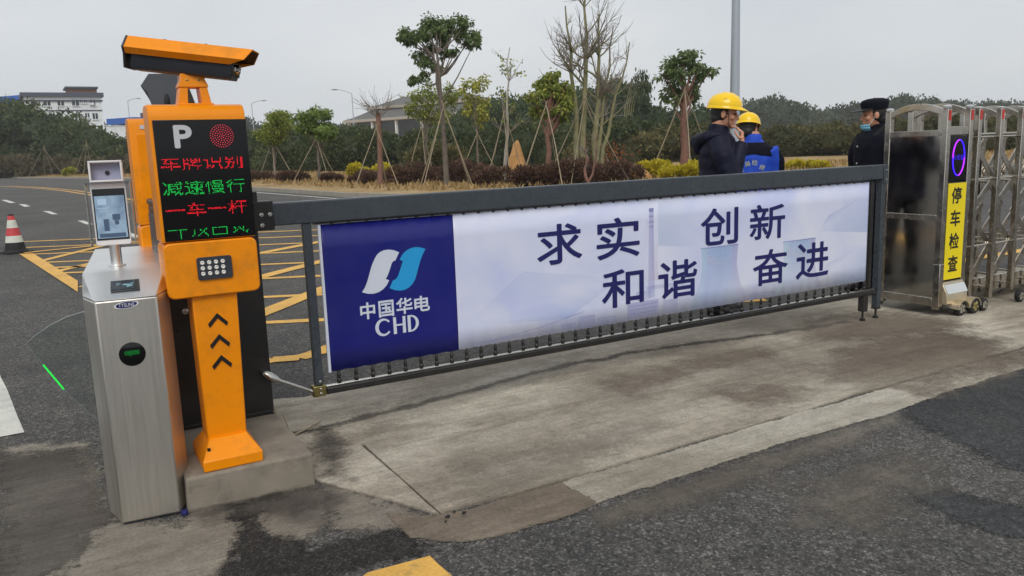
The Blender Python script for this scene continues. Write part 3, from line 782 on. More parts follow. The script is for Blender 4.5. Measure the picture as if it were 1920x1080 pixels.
# right uprights and adjustable feet
q = MB(); q.box(5.465, 5.51, BY + .0, BY + .05, .10, 1.0905); q.build('right_upright', M['slate'], t, bevel=.003)
q = MB(); q.box(5.472, 5.522, BY - .008, BY - .0005, 1.06, 1.20); jp = q.build('joint_plate', M['slate'], t, bevel=.002)
for zz in (1.09, 1.16):
    q = MB(); q.lathe([(.008, BY - .008), (.008, BY - .013), (.005, BY - .015)], (5.497, 0, zz), 8, 'y'); q.build('bolt', M['chrome'], jp)
q = MB(); q.box(5.365, 5.40, BY + .014, BY + .040, .262, 1.082); q.build('inner_upright', M['black_paint'], t, bevel=.003)
for xx, y0, zt in ((5.487, BY + .025, .10), (5.325, BY + .02, .207)):
    q = MB(); q.box(xx - .026, xx + .026, y0 - .026, y0 + .026, .085, zt); lg = q.build('leg', M['black_paint'], t, bevel=.003)
    q = MB(); q.lathe([(.008, .085), (.008, .03), (.02, .028), (.022, .012), (.02, .0105)], (xx, y0, 0), 12); q.build('adjustable_foot', M['rubber'], lg)
for i in range(46):
    xx = 1.174 + i * .0925
    if xx > 5.36: break
    q = MB(); q.lathe([(.010, .252), (.013, .262), (.013, .272), (.0085, .278), (.0105, .290), (.0115, .302), (.0075, .309), (.006, .322)], (xx, BY + .024, 0), 8)
    q.build('lower_roller', M['black_paint'], t)
    q = MB(); q.lathe([(.006, 1.074), (.010, 1.077), (.010, 1.083)], (xx + .02, BY + .024, 0), 8); q.build('upper_roller', M['black_paint'], t)
# banner: two printed panels with a pale hem
def banner_print():
    k = NT('banner_photo_print'); v = k.coord((1, 1, 1)); sp = k.n('SeparateXYZ'); k.l(v, sp.inputs[0])
    base = k.ramp(k.noise(v, 1.1, 4, .5, .6), [(.3, s2l((190, 198, 236))), (.5, s2l((212, 216, 238))), (.75, s2l((230, 231, 240)))])
    n2 = k.noise(k.coord((1, 1, 3)), 2.2, 5)
    base = k.mix(k.ramp(n2, [(.5, 0.0), (.75, .35)]), base, s2l((176, 190, 232)))
    k.l(base, k.b.inputs['Base Color']); k.b.inputs['Roughness'].default_value = .38
    k.bump(k.noise(k.coord((1.6, 1, .5)), 3, 3), .25, .02); return k.m
M['banner_photo'] = banner_print()
def sheet(x0, x1, z0, z1, y, m, name, nx, parent):
    mb = MB(); ring = []
    V = []; Fc = []
    for i in range(nx + 1):
        for j in range(7):
            u = x0 + (x1 - x0) * i / nx; vv = j / 6
            V.append((u, y + .0004 * math.sin(u * 2.3) * math.sin(vv * 3.14), z0 + (z1 - z0) * vv))
            if j in (0, 6): V[-1] = (V[-1][0], V[-1][1] + .0011 * (1 - math.cos(2 * math.pi * (u - 1.174) / .0925)), V[-1][2] - (.0 if j else -.002) * (1 - math.cos(2 * math.pi * (u - 1.174) / .0925)))
    for i in range(nx):
        for j in range(6): Fc.append((i * 7 + j, (i + 1) * 7 + j, (i + 1) * 7 + j + 1, i * 7 + j + 1))
    mb.add(V, Fc); return mb.build(name, m, parent, thick=.0015, angle=80)
bn = sheet(1.868, 5.345, .318, 1.0795, BY + .022, M['banner_photo'], 'white_banner', 300, t)
bb = sheet(1.134, 1.8675, .318, 1.0795, BY + .022, M['banner_navy'], 'blue_banner', 64, t)
q = MB(); q.box(1.120, 1.1335, BY + .015, BY + .028, .318, 1.0795); q.build('banner_hem', M['white_print'], t)
YF = BY + .0206
# faint power station printed on the white banner
def fade_print(name, col):
    k = NT(name); a = k.n('Attribute'); a.attribute_name = 'tone'
    k.b.inputs['Base Color'].default_value = s2l(col) + (1,); k.b.inputs['Roughness'].default_value = .4
    tr = k.n('BsdfTransparent'); mm = k.n('MixShader')
    k.l(a.outputs['Fac'], mm.inputs[0]); k.l(tr.outputs[0], mm.inputs[1]); k.l(k.b.outputs[0], mm.inputs[2]); k.l(mm.outputs[0], k.out.inputs[0]); return k.m
M['print_lilac'] = fade_print('print_lilac', (150, 150, 206)); M['print_blue'] = fade_print('print_blue', (140, 178, 222)); M['print_teal'] = fade_print('print_teal', (140, 205, 215)); M['print_pale'] = fade_print('print_pale', (226, 226, 238)); M['print_rose'] = fade_print('print_rose', (222, 200, 216))
pk = [0]
def ink(poly, tones, m):
    """a patch of flat print, its strength given at each corner"""
    pk[0] += 1
    q = MB(); q.add([(x, YF + .0002 - .00001 * pk[0], z) for x, z in poly], [tuple(range(len(poly)))])
    o = q.build('printed_picture', M[m], bn, smooth=False)
    at_ = o.data.attributes.new('tone', 'FLOAT', 'POINT'); at_.data.foreach_set('value', np.array(tones, 'f')); return o
for cx_, z1 in ((3.83, .728), (4.60, .705)):
    prof = [(z1, .168), (z1 - .06, .160), (z1 - .14, .158), (z1 - .23, .176), (z1 - .31, .215), (.325, .265)]
    for (za, wa), (zb, wb) in zip(prof[:-1], prof[1:]):
        fa = max(0, (za - .33) / .4); fb = max(0, (zb - .33) / .4)
        for x0, x1, m, ka, kb in ((-1, -.72, 'print_teal', .18, .25), (-.72, .1, 'print_blue', .25, .42), (.1, .72, 'print_blue', .42, .35), (.72, 1, 'print_lilac', .35, .30)):
            ink([(cx_ + x0 * wb, zb), (cx_ + x1 * wb, zb), (cx_ + x1 * wa, za), (cx_ + x0 * wa, za)], [ka * fb + .06, kb * fb + .06, kb * fa + .06, ka * fa + .06], m)
    ink([(cx_ - .168, z1 - .006), (cx_ + .168, z1 - .006), (cx_ + .168, z1 + .002), (cx_ - .168, z1 + .002)], [.3, .5, .5, .3], 'print_lilac')
    ink([(cx_ - .12, z1 - .10), (cx_ + .1, z1 - .16), (cx_ + .1, z1 - .12), (cx_ - .12, z1 - .05)], [.25, 0, .1, .35], 'print_pale')
ink([(3.215, .45), (3.27, .45), (3.262, 1.02), (3.228, 1.02)], [.15, .25, .38, .28], 'print_lilac')
ink([(3.226, 1.0), (3.264, 1.0), (3.264, 1.022), (3.226, 1.022)], [.7, .7, .7, .7], 'print_lilac')
for zz in (.965, .93, .90): ink([(3.226, zz), (3.264, zz), (3.264, zz + .010), (3.226, zz + .010)], [.3] * 4, 'print_lilac')
ink([(3.17, .56), (3.30, .56), (3.29, .95), (3.20, .95)], [.0, .25, .0, .1], 'print_rose')
for x0, x1, z0, z1, k in ((3.05, 3.30, .33, .435, .3), (3.12, 3.24, .44, .50, .22), (3.2, 3.52, .50, .525, .2), (3.34, 3.46, .33, .42, .2), (2.55, 2.66, .327, .37, .16), (2.68, 2.80, .327, .40, .2), (2.82, 2.95, .327, .375, .14), (4.1, 4.36, .327, .365, .16), (1.95, 2.5, .327, .35, .14)):
    ink([(x0, z0), (x1, z0), (x1, z1), (x0, z1)], [k * .6, k * .4, k, k], 'print_lilac')
for z0 in (.36, .385, .41): ink([(3.06, z0), (3.29, z0), (3.29, z0 + .005), (3.06, z0 + .005)], [.35] * 4, 'print_lilac')
for a, b in (((2.05, .335), (2.4, .37)), ((2.4, .37), (2.72, .425))): ink([a, b, (b[0], b[1] + .006), (a[0], a[1] + .006)], [.3] * 4, 'print_lilac')
ink([(4.7, .33), (5.34, .33), (5.34, .62), (4.9, .5)], [.0, .25, .0, .1], 'print_blue'); ink([(4.8, .75), (5.34, .70), (5.34, 1.0), (4.9, .86)], [.05, .28, .0, .2], 'print_blue')
ink([(1.9, .45), (2.6, .40), (3.0, .60), (2.3, .72)], [.0, .2, .0, .1], 'print_blue'); ink([(3.3, .78), (3.65, .74), (3.6, 1.05), (3.3, 1.06)], [.2, 0, .0, .1], 'print_blue')
for ch, x0, x1, z0, z1 in (('求', 2.397, 2.714, .737, .976), ('实', 2.820, 3.150, .729, .982), ('创', 3.659, 3.994, .736, .985), ('新', 4.103, 4.445, .736, .981),
                           ('和', 2.854, 3.181, .420, .659), ('谐', 3.299, 3.628, .419, .671), ('奋', 4.140, 4.483, .412, .663), ('进', 4.569, 4.915, .414, .673)):
    letter_on_y('character', ch, x0, x1, z0, z1, YF - .001, M['navy_print'], bn, .016, .0008)
for ch, x0, x1, z0, z1 in (('中', 1.310, 1.392, .567, .657), ('国', 1.411, 1.496, .566, .655), ('华', 1.510, 1.603, .568, .657), ('电', 1.614, 1.704, .569, .655)):
    letter_on_y('character', ch, x0, x1, z0, z1, YF - .0002, M['white_print'], bb, .02, .0008)
# CHD in a flared serif cut
def stroke_poly(name, polys, m, d=.001):
    q = MB()
    for p in polys:
        a = sum(p[i][0] * p[(i + 1) % len(p)][1] - p[(i + 1) % len(p)][0] * p[i][1] for i in range(len(p)))
        p = p if a > 0 else p[::-1]
        q.prism([(x, z) for x, z in p], 'y', YF + .0002, YF - d)
    return q.build(name, m, bb, smooth=False)
def arcband(cx_, cz_, ro, rzo, ri, rzi, a0, a1, dx=0, n=18):
    o1 = [(cx_ + ro * math.cos(R(a0 + (a1 - a0) * i / n)), cz_ + rzo * math.sin(R(a0 + (a1 - a0) * i / n))) for i in range(n + 1)]
    i1 = [(cx_ + dx + ri * math.cos(R(a0 + (a1 - a0) * i / n)), cz_ + rzi * math.sin(R(a0 + (a1 - a0) * i / n))) for i in range(n + 1)]
    return [[o1[i], o1[i + 1], i1[i + 1], i1[i]] for i in range(n)]
cz = .512; ch_ = .0455
stroke_poly('character', arcband(1.432, cz, .046, ch_ + .002, .031, ch_ - .009, 38, 322, .004), M['white_print'])
stroke_poly('character', [[(1.488, cz - ch_), (1.506, cz - ch_), (1.504, cz + ch_), (1.488, cz + ch_)], [(1.540, cz - ch_), (1.558, cz - ch_), (1.558, cz + ch_), (1.542, cz + ch_)], [(1.505, cz - .003), (1.541, cz - .003), (1.541, cz + .006), (1.505, cz + .006)]], M['white_print'])
stroke_poly('character', [[(1.570, cz - ch_), (1.587, cz - ch_), (1.587, cz + ch_), (1.570, cz + ch_)]] + arcband(1.587, cz, .047, ch_, .030, ch_ - .008, -90, 90, 0), M['white_print'])
# emblem: two facing flag shapes (measured outline on the banner)
def bez(pts, n=6):
    out = []
    for (p0, c0, c1, p1) in pts:
        for i in range(n):
            t_ = i / n; out.append(tuple((1 - t_) ** 3 * np.array(p0) + 3 * (1 - t_) ** 2 * t_ * np.array(c0) + 3 * (1 - t_) * t_ ** 2 * np.array(c1) + t_ ** 3 * np.array(p1)))
    return out
def emb(px, py):                       # close-up coordinates of the emblem to metres on the banner
    a = onY(650 + px / 5.144, 440 + py / 5.144, YF); return (a[0], a[2])
left = bez([((148, 556), (215, 470), (215, 330), (270, 232)), ((270, 232), (300, 150), (400, 115), (506, 170)), ((506, 170), (490, 200), (480, 225), (470, 248)), ((470, 248), (450, 252), (438, 262), (430, 290)), ((430, 290), (415, 340), (400, 390), (376, 428)), ((376, 428), (388, 432), (400, 436), (410, 440)), ((410, 440), (370, 545), (270, 600), (148, 556))])
right = bez([((412, 515), (425, 490), (436, 465), (446, 440)), ((446, 440), (470, 435), (485, 420), (496, 395)), ((496, 395), (515, 345), (525, 300), (543, 255)), ((543, 255), (532, 250), (520, 245), (510, 242)), ((510, 242), (545, 150), (640, 85), (760, 138)), ((760, 138), (700, 240), (690, 340), (660, 430)), ((660, 430), (620, 530), (520, 570), (412, 515))])
def poly_fill(pts, m):
    from mathutils.geometry import tessellate_polygon
    tri = tessellate_polygon([[Vector((p[0], p[1], 0)) for p in pts]])
    q = MB(); q.add([(p[0], YF - .0006, p[1]) for p in pts], [tuple(f) for f in tri]); return q.build('emblem', m, bb, smooth=False)
poly_fill([emb(*p) for p in left], M['white_print']); poly_fill([emb(*p) for p in right], M['cyan_print'])
# brace strut from cabinet to the lower corner
q = MB(); q.tube([(.862, 3.935, .325), (1.035, 3.945, .232)], .009, 10); stt = q.build('brace_rod', M['chrome'], t)
q = MB(); q.tube([(.80, 3.955, .368), (.822, 3.945, .350), (.848, 3.938, .332), (.866, 3.935, .322)], [.016, .022, .02, .011], 10); q.build('rod_end', M['chrome'], t)
q = MB(); q.tube([(.80, 3.985, .37), (.80, 3.94, .37)], .012, 10); q.build('pivot_pin', M['chrome'], t)
q = MB(); q.tube([(1.012, 3.944, .244), (1.05, 3.945, .224)], [.014, .014], 8); q.build('rod_end', M['chrome'], t)

# ------------------------------------------------------------------ turnstile (own frame: front faces -Y, origin at front centre)
t = thing('turnstile', 'brushed steel pedestrian turnstile at the far left of the picture', 'turnstile', (.190, 3.352, 0), (0, 0, R(-5)), local=True)
TW = .155
foot = lambda s: [(-.108, 0), (.108, 0), (TW, .15), (TW, 1.28), (-TW, 1.28), (-TW, .15)]
b = MB(); b.prism(foot(1), 'z', .012, .905); b.build('body', M['steel'], t, bevel=.006, seg=3)
b = MB()
b.add([(-.108, 0, .907), (.108, 0, .907), (TW, .15, .907), (TW, 1.28, .907), (-TW, 1.28, .907), (-TW, .15, .907),
       (-TW, .275, .985), (TW, .275, .985), (TW, 1.28, .985), (-TW, 1.28, .985)],
      [(5, 4, 3, 2, 1, 0), (0, 1, 7, 6), (1, 2, 7), (0, 6, 5), (2, 3, 8, 7), (5, 6, 9, 4), (3, 4, 9, 8), (6, 7, 8, 9)])
b.build('head', M['steel_top'], t, bevel=.004)
b = MB(); b.prism([(-.100, .012), (.100, .012), (TW - .012, .155), (TW - .012, 1.27), (-TW + .012, 1.27), (-TW + .012, .155)], 'z', 0, .012); b.build('foot_plate', M['dark_gear'], t)
# card reader on the sloping face
sl = Matrix.Translation((0, .0, .907)) @ Matrix.Rotation(math.atan2(.078, .275), 4, 'X')
q = MB(); q.box(-.052, .052, .07, .17, .0005, .006); q.rot(sl); cr_ = q.build('card_reader', M['dark_gear'], t, bevel=.002)
q = MB(); q.box(-.046, .046, .078, .162, .0062, .0075); q.rot(sl); q.build('reader_face', M['screen_black'], cr_)
ic = MB()
for sx in (-1, 1):
    for k in range(3):
        r_ = .008 + k * .0055
        for i in range(5):
            a0 = R(-38 + i * 15); a1 = R(-38 + (i + 1) * 15)
            pts = [(sx * (.010 + r_ * math.cos(a)), .128 + r_ * math.sin(a)) for a in (a0, a1)]
            pi = [(sx * (.010 + (r_ + .002) * math.cos(a)), .128 + (r_ + .002) * math.sin(a)) for a in (a0, a1)]
            ic.add([(*pts[0], .0079), (*pts[1], .0079), (*pi[1], .0079), (*pi[0], .0079)], [(0, 1, 2, 3) if sx < 0 else (3, 2, 1, 0)])
ic.add([(-.012, .118, .0079), (.012, .108, .0079), (.022, .118, .0079), (-.002, .128, .0079)], [(0, 1, 2, 3)])
for k in range(4): ic.add([(.004 + k * .006, .092 + k * .003, .0079), (.008 + k * .006, .092 + k * .003, .0079), (.012 + k * .005, .108 + k * .003, .0079), (.008 + k * .005, .108 + k * .003, .0079)], [(0, 1, 2, 3)])
ic.rot(sl); ic.build('reader_symbol', M['teal_print'], cr_, smooth=False)
# maker's badge
q = MB(); q.prism([(.040 * math.cos(2 * math.pi * i / 28), .884 + .0125 * math.sin(2 * math.pi * i / 28) + .08 * .040 * math.cos(2 * math.pi * i / 28)) for i in range(28)], 'y', -.001, -.0035); bd = q.build('badge', M['navy_print'], t)
q = MB()
n = 32
for i in range(n):
    a0, a1 = 2 * math.pi * i / n, 2 * math.pi * (i + 1) / n
    e = lambda a, k: (k * .0415 * math.cos(a), -.0042, .884 + k * .0135 * math.sin(a) + .08 * .0415 * k * math.cos(a))
    q.add([e(a0, 1.04), e(a1, 1.04), e(a1, .9), e(a0, .9)], [(0, 1, 2, 3)][::1])
q.build('badge_rim', M['white_plastic'], bd, smooth=False)
letter_on_y('badge_lettering', 'TYSUNE', -.028, .028, .8765, .8915, -.0036, M['letter_white'], bd, .01, .0008)
# round indicator with a green arrow of diodes
q = MB(); q.lathe([(.047, .001), (.047, -.003), (.044, -.004)], (0, 0, .690), 40, 'y'); ind = q.build('indicator', M['screen_black'], t)
g = strokes([(2, 3, 12, 3), (2, 4, 12, 4), (2, 5, 12, 5), (0, 4, 0, 5), (1, 5, 1, 3), (2, 6, 12, 6), (1, 6, 1, 6), (4, 2, 5, 2)])
dots_on_y('led_arrow', g, -.026, .676, .0042, .0045, -.0046, M['led_green'], ind, .16)
# service details on the sides
q = MB(); q.box(TW, TW + .002, .35, .80, .12, .84); q.build('side_door', M['steel'], t, bevel=.001)
q = MB(); q.box(-TW - .002, -TW, .35, .80, .12, .84); q.build('side_door', M['steel'], t, bevel=.001)
# swing panel of clear acrylic with a lit green edge, on the left side
outl = [(-.155, .775), (-.20, .772), (-.26, .758), (-.33, .728), (-.39, .690), (-.425, .662), (-.40, .60), (-.32, .45), (-.24, .33), (-.19, .262), (-.155, .255)]
q = MB(); q.prism(outl, 'y', .62, .63); sw = q.build('swing_panel', M['acrylic'], t, smooth=False)
def edge(pts, r, m, nm):
    e = MB(); e.tube([(x, .625, z) for x, z in pts], r, 6); e.build(nm, m, sw)
edge(outl[:6], .0015, M['acrylic_edge'], 'panel_edge'); edge([outl[5], (-.417, .642), (-.40, .60), (-.376, .555)], .0015, M['acrylic_edge'], 'panel_edge')
edge([(-.376, .555), (-.31, .432)], .0036, M['green_glow'], 'edge_light'); edge([(-.31, .432), (-.24, .33), (-.19, .262)], .0016, M['acrylic_edge'], 'panel_edge')
q = MB(); q.box(-.168, -.157, .612, .638, .30, .72); q.build('panel_clamp', M['dark_gear'], t, bevel=.002)

# ------------------------------------------------------------------ face terminal on the turnstile
t = thing('face_terminal', 'white face-recognition terminal on a short steel post atop the turnstile', 'terminal', (.198, 3.80, .986), (R(0), 0, R(-6)), local=True)
q = MB(); q.lathe([(.034, 0), (.034, .005), (.0225, .007), (.0225, .105)], (0, 0, 0), 24); q.build('post', M['steel_top'], t)
tilt = Matrix.Translation((0, -.01, .09)) @ Matrix.Rotation(R(-6), 4, 'X')
q = MB(); q.prism(rrect(-.068, .068, 0, .268, .010), 'y', -.014, .014); q.rot(tilt); cs = q.build('case', M['white_plastic'], t, bevel=.003)
q = MB(); q.box(-.062, .062, -.0165, -.0142, .022, .238); q.rot(tilt); sc_ = q.build('screen_bezel', M['screen_black'], t, bevel=.001)
def screen_mat():
    k = NT('screen_picture'); v = k.coord((1, 1, 1))
    c = k.ramp(k.noise(v, 16, 4), [(.3, s2l((84, 108, 134))), (.55, s2l((124, 148, 170))), (.75, s2l((150, 172, 188)))])
    k.l(c, k.b.inputs['Base Color']); k.l(c, k.b.inputs['Emission Color']); k.b.inputs['Emission Strength'].default_value = .35; k.b.inputs['Roughness'].default_value = .12; return k.m
M['screen_pic'] = screen_mat()
q = MB(); q.box(-.057, .057, -.0175, -.0167, .030, .208); q.rot(tilt); sp = q.build('screen', M['screen_pic'], sc_, smooth=False)
M['screen_ui'] = pbr('screen_interface', (62, 84, 112), .2, var=.1, emit=.15); M['screen_ui2'] = pbr('screen_interface_pale', (150, 176, 200), .2, var=.1, emit=.35)
for x0, x1, z0, z1, mm in ((-.05, -.005, .155, .158, 'screen_ui2'), (-.046, -.012, .17, .195, 'screen_ui2'), (-.03, -.01, .06, .11, 'screen_ui'), (.005, .035, .105, .13, 'screen_ui'), (.012, .028, .085, .104, 'screen_ui'), (-.05, .05, .033, .05, 'screen_ui')):
    q = MB(); q.box(x0, x1, -.0180, -.0177, z0, z1); q.rot(tilt); q.build('screen_element', M[mm], sp, smooth=False)
# sensor hood on top
q = MB(); q.box(-.058, .058, -.002, .05, .272, .345); q.box(-.064, .064, -.045, .052, .345, .353); q.box(-.064, -.056, -.045, .05, .272, .345); q.box(.056, .064, -.045, .05, .272, .345); q.box(-.064, .064, -.045, .05, .264, .272)
q.rot(tilt); hd = q.build('sensor_head', M['white_plastic'], t, bevel=.002)
q = MB(); q.box(-.054, .054, -.006, -.0025, .276, .341); q.rot(tilt); q.build('sensor_face', pbr('grey_lilac_plastic', (150, 152, 176), .4, var=.05), hd)
q = MB(); q.lathe([(.009, -.0062), (.009, -.012), (.005, -.012)], (.004, 0, .305), 14, 'y'); q.rot(tilt); q.build('sensor_lens', M['screen_black'], hd)
for sx in (-1, 1):
    q = MB(); q.box(min(sx * .086, sx * .083), max(sx * .086, sx * .083), -.04, .05, .0, .262); q.rot(tilt); sg = q.build('clear_guard', M['acrylic'], t, smooth=False)
    q = MB(); q.tube([(sx * .0845, -.041, .0), (sx * .0845, -.041, .262)], .002, 6); q.rot(tilt); q.build('guard_edge', M['acrylic_edge'], sg)
q = MB(); q.box(-.086, .086, -.04, .05, .2605, .2635); q.rot(tilt); q.build('clear_guard', M['acrylic'], t, smooth=False)

# ------------------------------------------------------------------ telescopic gate
GX, GY = 5.95, 3.70
t = thing('telescopic_gate', 'stainless telescopic gate with yellow sign closing the right side of the lane', 'gate', (GX, GY, 0))
X0, X1, Y0, Y1 = 5.880, 6.215, 3.70, 4.225
def post(x, y, z0, z1, r, nm, m, par=t):
    q = MB(); q.box(x - r, x + r, y - r, y + r, z0, z1); o = q.build(nm, m, par, bevel=.004); return o
pr = .024
posts = {}
for x in (X0 + pr, X1 - pr):
    for y in (Y0 + pr, Y1 - pr): posts[(x, y)] = post(x, y, .06, 1.60, pr, 'corner_post', M['gate_steel'])
for (x, y), o in posts.items():
    q = MB(); q.lathe([(.028, 1.60), (.03, 1.607), (.03, 1.622), (.018, 1.63)], (x, y, 0), 14); q.build('post_cap', M['steel_top'], o)
# side panels in polished sheet, framed by rails
for x, sx in ((X0 + .010, -1), (X1 - .010, 1)):
    q = MB(); q.box(x - .003, x + .003, Y0 + .05, Y1 - .05, .80, 1.40); q.build('side_panel', M['mirror_steel'], t)
    q = MB(); q.box(x - .003, x + .003, Y0 + .05, Y1 - .05, .15, .755); q.build('side_panel', M['mirror_steel'], t)
    for z0, z1 in ((.085, .15), (.755, .80), (1.40, 1.445)):
        q = MB(); q.box(x - .012, x + .012, Y0 + .0485, Y1 - .0485, z0, z1); q.build('rail', M['gate_steel'], t, bevel=.003)
def arch(x, m, par, w_=.016, y0=Y0 + .03, y1=Y1 - .03, zb=1.565, rise=.062, hh=.05):
    q = MB(); rings = []
    for i in range(15):
        f = i / 14; y = y0 + (y1 - y0) * f; zc = zb + rise * (1 - (2 * f - 1) ** 2)
        rings.append([(x - w_, y, zc - hh / 2), (x + w_, y, zc - hh / 2), (x + w_, y, zc + hh / 2), (x - w_, y, zc + hh / 2)])
    q.loft(rings); return q.build('arch', m, par, bevel=.003)
arch(X0 + pr, M['gate_steel'], t); arch(X1 - pr, M['gate_steel'], t)
q = MB(); q.box(X0 + .02, X1 - .02, Y0 + .06, Y1 - .06, .10, 1.38); q.build('inner_casing', M['dark_gear'], t)
# front: display square, sign, skirt
q = MB(); q.box(X0 + .052, X1 - .052, Y0 + .004, Y0 + .02, 1.06, 1.40); dp = q.build('display_square', M['screen_black'], t, bevel=.002)
q = MB(); q.box(X0 + .05, X1 - .05, Y0 + .006, Y0 + .02, 1.405, 1.47); q.build('front_rail', M['gate_steel'], t, bevel=.003)
cx_, cz_ = (X0 + X1) / 2 - .002, 1.232
for k in range(40):
    a0, a1 = 2 * math.pi * k / 40, 2 * math.pi * (k + 1) / 40
    if k % 10 == 0: seg = MB()
    seg.tube([(cx_ + .074 * math.cos(a0), Y0 + .001, cz_ + .135 * math.sin(a0)), (cx_ + .074 * math.cos(a1), Y0 + .001, cz_ + .135 * math.sin(a1))], .0042, 6)
    if k % 10 == 9:
        seg.build('light_ring', M['led_violet'] if (k // 10) % 2 else M['led_blue'], dp)
for i, ch in enumerate('车检查'):
    g_ = raster(ch, 14)
    dots_on_y('led_text', g_, cx_ - .062 + i * .044, cz_ - .018, .0028, .0030, Y0 + .003, M['led_blue'], dp, .24)
q = MB(); q.box(X0 + .048, X1 - .048, Y0 + .002, Y0 + .014, .285, 1.048); sg = q.build('sign_backing', M['black_paint'], t, bevel=.003)
q = MB(); q.box(X0 + .055, X1 - .050, Y0 - .0015, Y0 + .0015, .292, 1.04); sy = q.build('sign_face', M['yellow_sign'], sg, smooth=False)
for i, ch in enumerate('停车检查'):
    zc = .945 - i * .177; letter_on_y('character', ch, cx_ - .064, cx_ + .062, zc - .064, zc + .064, Y0 - .0016, M['black_print'], sy, .022)
q = MB(); q.prism([(Y0 + .02, .10), (Y0 - .045, .10), (Y0 - .045, .19), (Y0 - .03, .215), (Y0 + .0, .275), (Y0 + .02, .275)], 'x', X0 + .045, X1 - .02); sk = q.build('skirt', M['skirt'], t, bevel=.008)
q = MB(); q.prism([(Y0 - .012, .25), (Y0 - .047, .185), (Y0 - .05, .187), (Y0 - .015, .253)], 'x', X0 + .05, X1 - .025); q.build('skirt_trim', M['steel_top'], sk)
q = MB(); q.box(X0 - .002, X0 + .052, Y0 - .006, Y0 + .05, .062, .42); q.build('corner_guard', M['gate_steel'], t, bevel=.004)
def wheel(x, y, r, w_, rim):
    q = MB(); q.lathe([(r * .62, y + w_), (r * .95, y + w_ * .95), (r, y + w_ * .8), (r, y + w_ * .2), (r * .95, y + .002), (r * .66, y)], (x, 0, r + .0105), 28, 'y'); wo = q.build('wheel', M['rubber'], t)
    q = MB(); q.lathe([(r * .66, y + .012), (r * .66, y - .001), (r * .58, y - .003), (r * .56, y + .004), (r * .2, y + .006), (r * .18, y - .002), (r * .05, y - .004)], (x, 0, r + .0105), 24, 'y'); q.build('rim', M['dark_gear'], wo)
    for k in range(5):
        a = 2 * math.pi * k / 5 + x * 3
        d = Vector((math.cos(a), 0, math.sin(a))); n = Vector((-math.sin(a), 0, math.cos(a)))
        c = Vector((x, y - .001, r + .0105)); q = MB()
        q.loft([[c + d * r * f + n * s * .011 * (1.2 - .2 * f) + Vector((0, dy, 0)) for s, dy in ((-1, .006), (1, .006), (.7, -.003), (-.7, -.003))] for f in (.1, .62)]); q.build('spoke', rim, wo)
    return wo
wheel(6.045, Y0 - .10, .058, .04, M['hub']); wheel(6.195, Y0 - .115, .062, .045, M['hub_gold']); wheel(6.35, Y0 - .10, .05, .035, M['hub']); wheel(6.90, Y0 - .085, .052, .035, M['hub'])
wheel(6.0, Y1 + .05, .055, .04, M['hub'])
for x, r in ((6.045, .07), (6.195, .075)):
    q = MB(); rings = []
    for k in range(11):
        a = math.pi * k / 10
        c_, s_ = math.cos(a), math.sin(a)
        rings.append([(x + r * c_, Y0 - .118, .068 + r * s_), (x + r * c_, Y0 - .03, .068 + r * s_), (x + (r - .008) * c_, Y0 - .03, .068 + (r - .008) * s_), (x + (r - .008) * c_, Y0 - .118, .068 + (r - .008) * s_)])
    q.loft(rings); q.build('wheel_arch', M['skirt'], t)
q = MB(); q.box(5.955, 6.36, Y0 - .05, Y0 - .035, .055, .075); q.build('axle_bar', M['dark_gear'], t)
# scissor frames
fx = [6.305, 6.60, 6.905, 7.21, 7.515, 7.82, 8.125, 8.43]
for k, x in enumerate(fx):
    for y in (Y0 + .02, Y1 - .02):
        o = post(x, y, .07 if k % 2 else .10, 1.60, .021, 'frame_post', M['gate_steel'])
        q = MB(); q.box(x - .0225, x + .0225, y - .0225, y + .0225, 1.6005, 1.612); q.build('post_cap', M['steel_top'], o, bevel=.003)
        if y < 4: q = MB(); q.box(x - .013, x + .013, y - .0245, y - .0215, 1.515, 1.59); q.build('reflector', M['red_cap'], o)
    arch(x, M['gate_steel'], t, .013, Y0 + .04, Y1 - .04, 1.545, .065, .045)
    for zz in (.16, .52, 1.02, 1.40):
        q = MB(); q.tube([(x, Y0 + .04, zz), (x, Y1 - .04, zz)], .011, 8); q.build('cross_rail', M['gate_steel'], t)
for x, y in ((X0 + pr, Y0), (X1 - pr, Y0)):
    q = MB(); q.box(x - .013, x + .013, y - .003, y - .0005, 1.515, 1.59); q.build('reflector', M['red_cap'], t)
for (xa, xb) in [(X1 - .02, fx[0])] + list(zip(fx[:-1], fx[1:])):
    for y in (Y0 + .048, Y1 - .048):
        if xb - xa < .2: continue
        for si, (z0, z1) in enumerate(((.20, .52), (.52, .79), (.79, 1.05), (1.05, 1.38))):
            for fl in ((si + (y > 4)) % 2,):
                za, zb = (z0, z1) if fl == 0 else (z1, z0)
                yo = y + (.007 if fl else -.007)
                d = np.array([xb - xa, 0, zb - za]); d = d / np.linalg.norm(d); n = np.array([-d[2], 0, d[0]]) * .024
                a = np.array([xa, yo, za]); b = np.array([xb, yo, zb]); e = np.array([0, .005, 0])
                q = MB(); q.hexa([a - n - e, a + n - e, a + n + e, a - n + e], [b - n - e, b + n - e, b + n + e, b - n + e]); q.build('scissor_bar', M['gate_steel'], t, smooth=False)
    for zz in (.52, 1.05, 1.38):
        q = MB(); q.tube([(xa, Y0 + .03, zz), (xb, Y0 + .03, zz)], .009, 8); q.build('tie_rod', M['gate_steel'], t)
    q = MB(); q.box(xa + .02, xb - .02, Y0 + .1, Y1 - .1, .10, .13); q.box(xa + .02, xb - .02, Y0 + .1, Y0 + .12, .13, .22); q.build('drive_rail', M['gate_steel'], t)

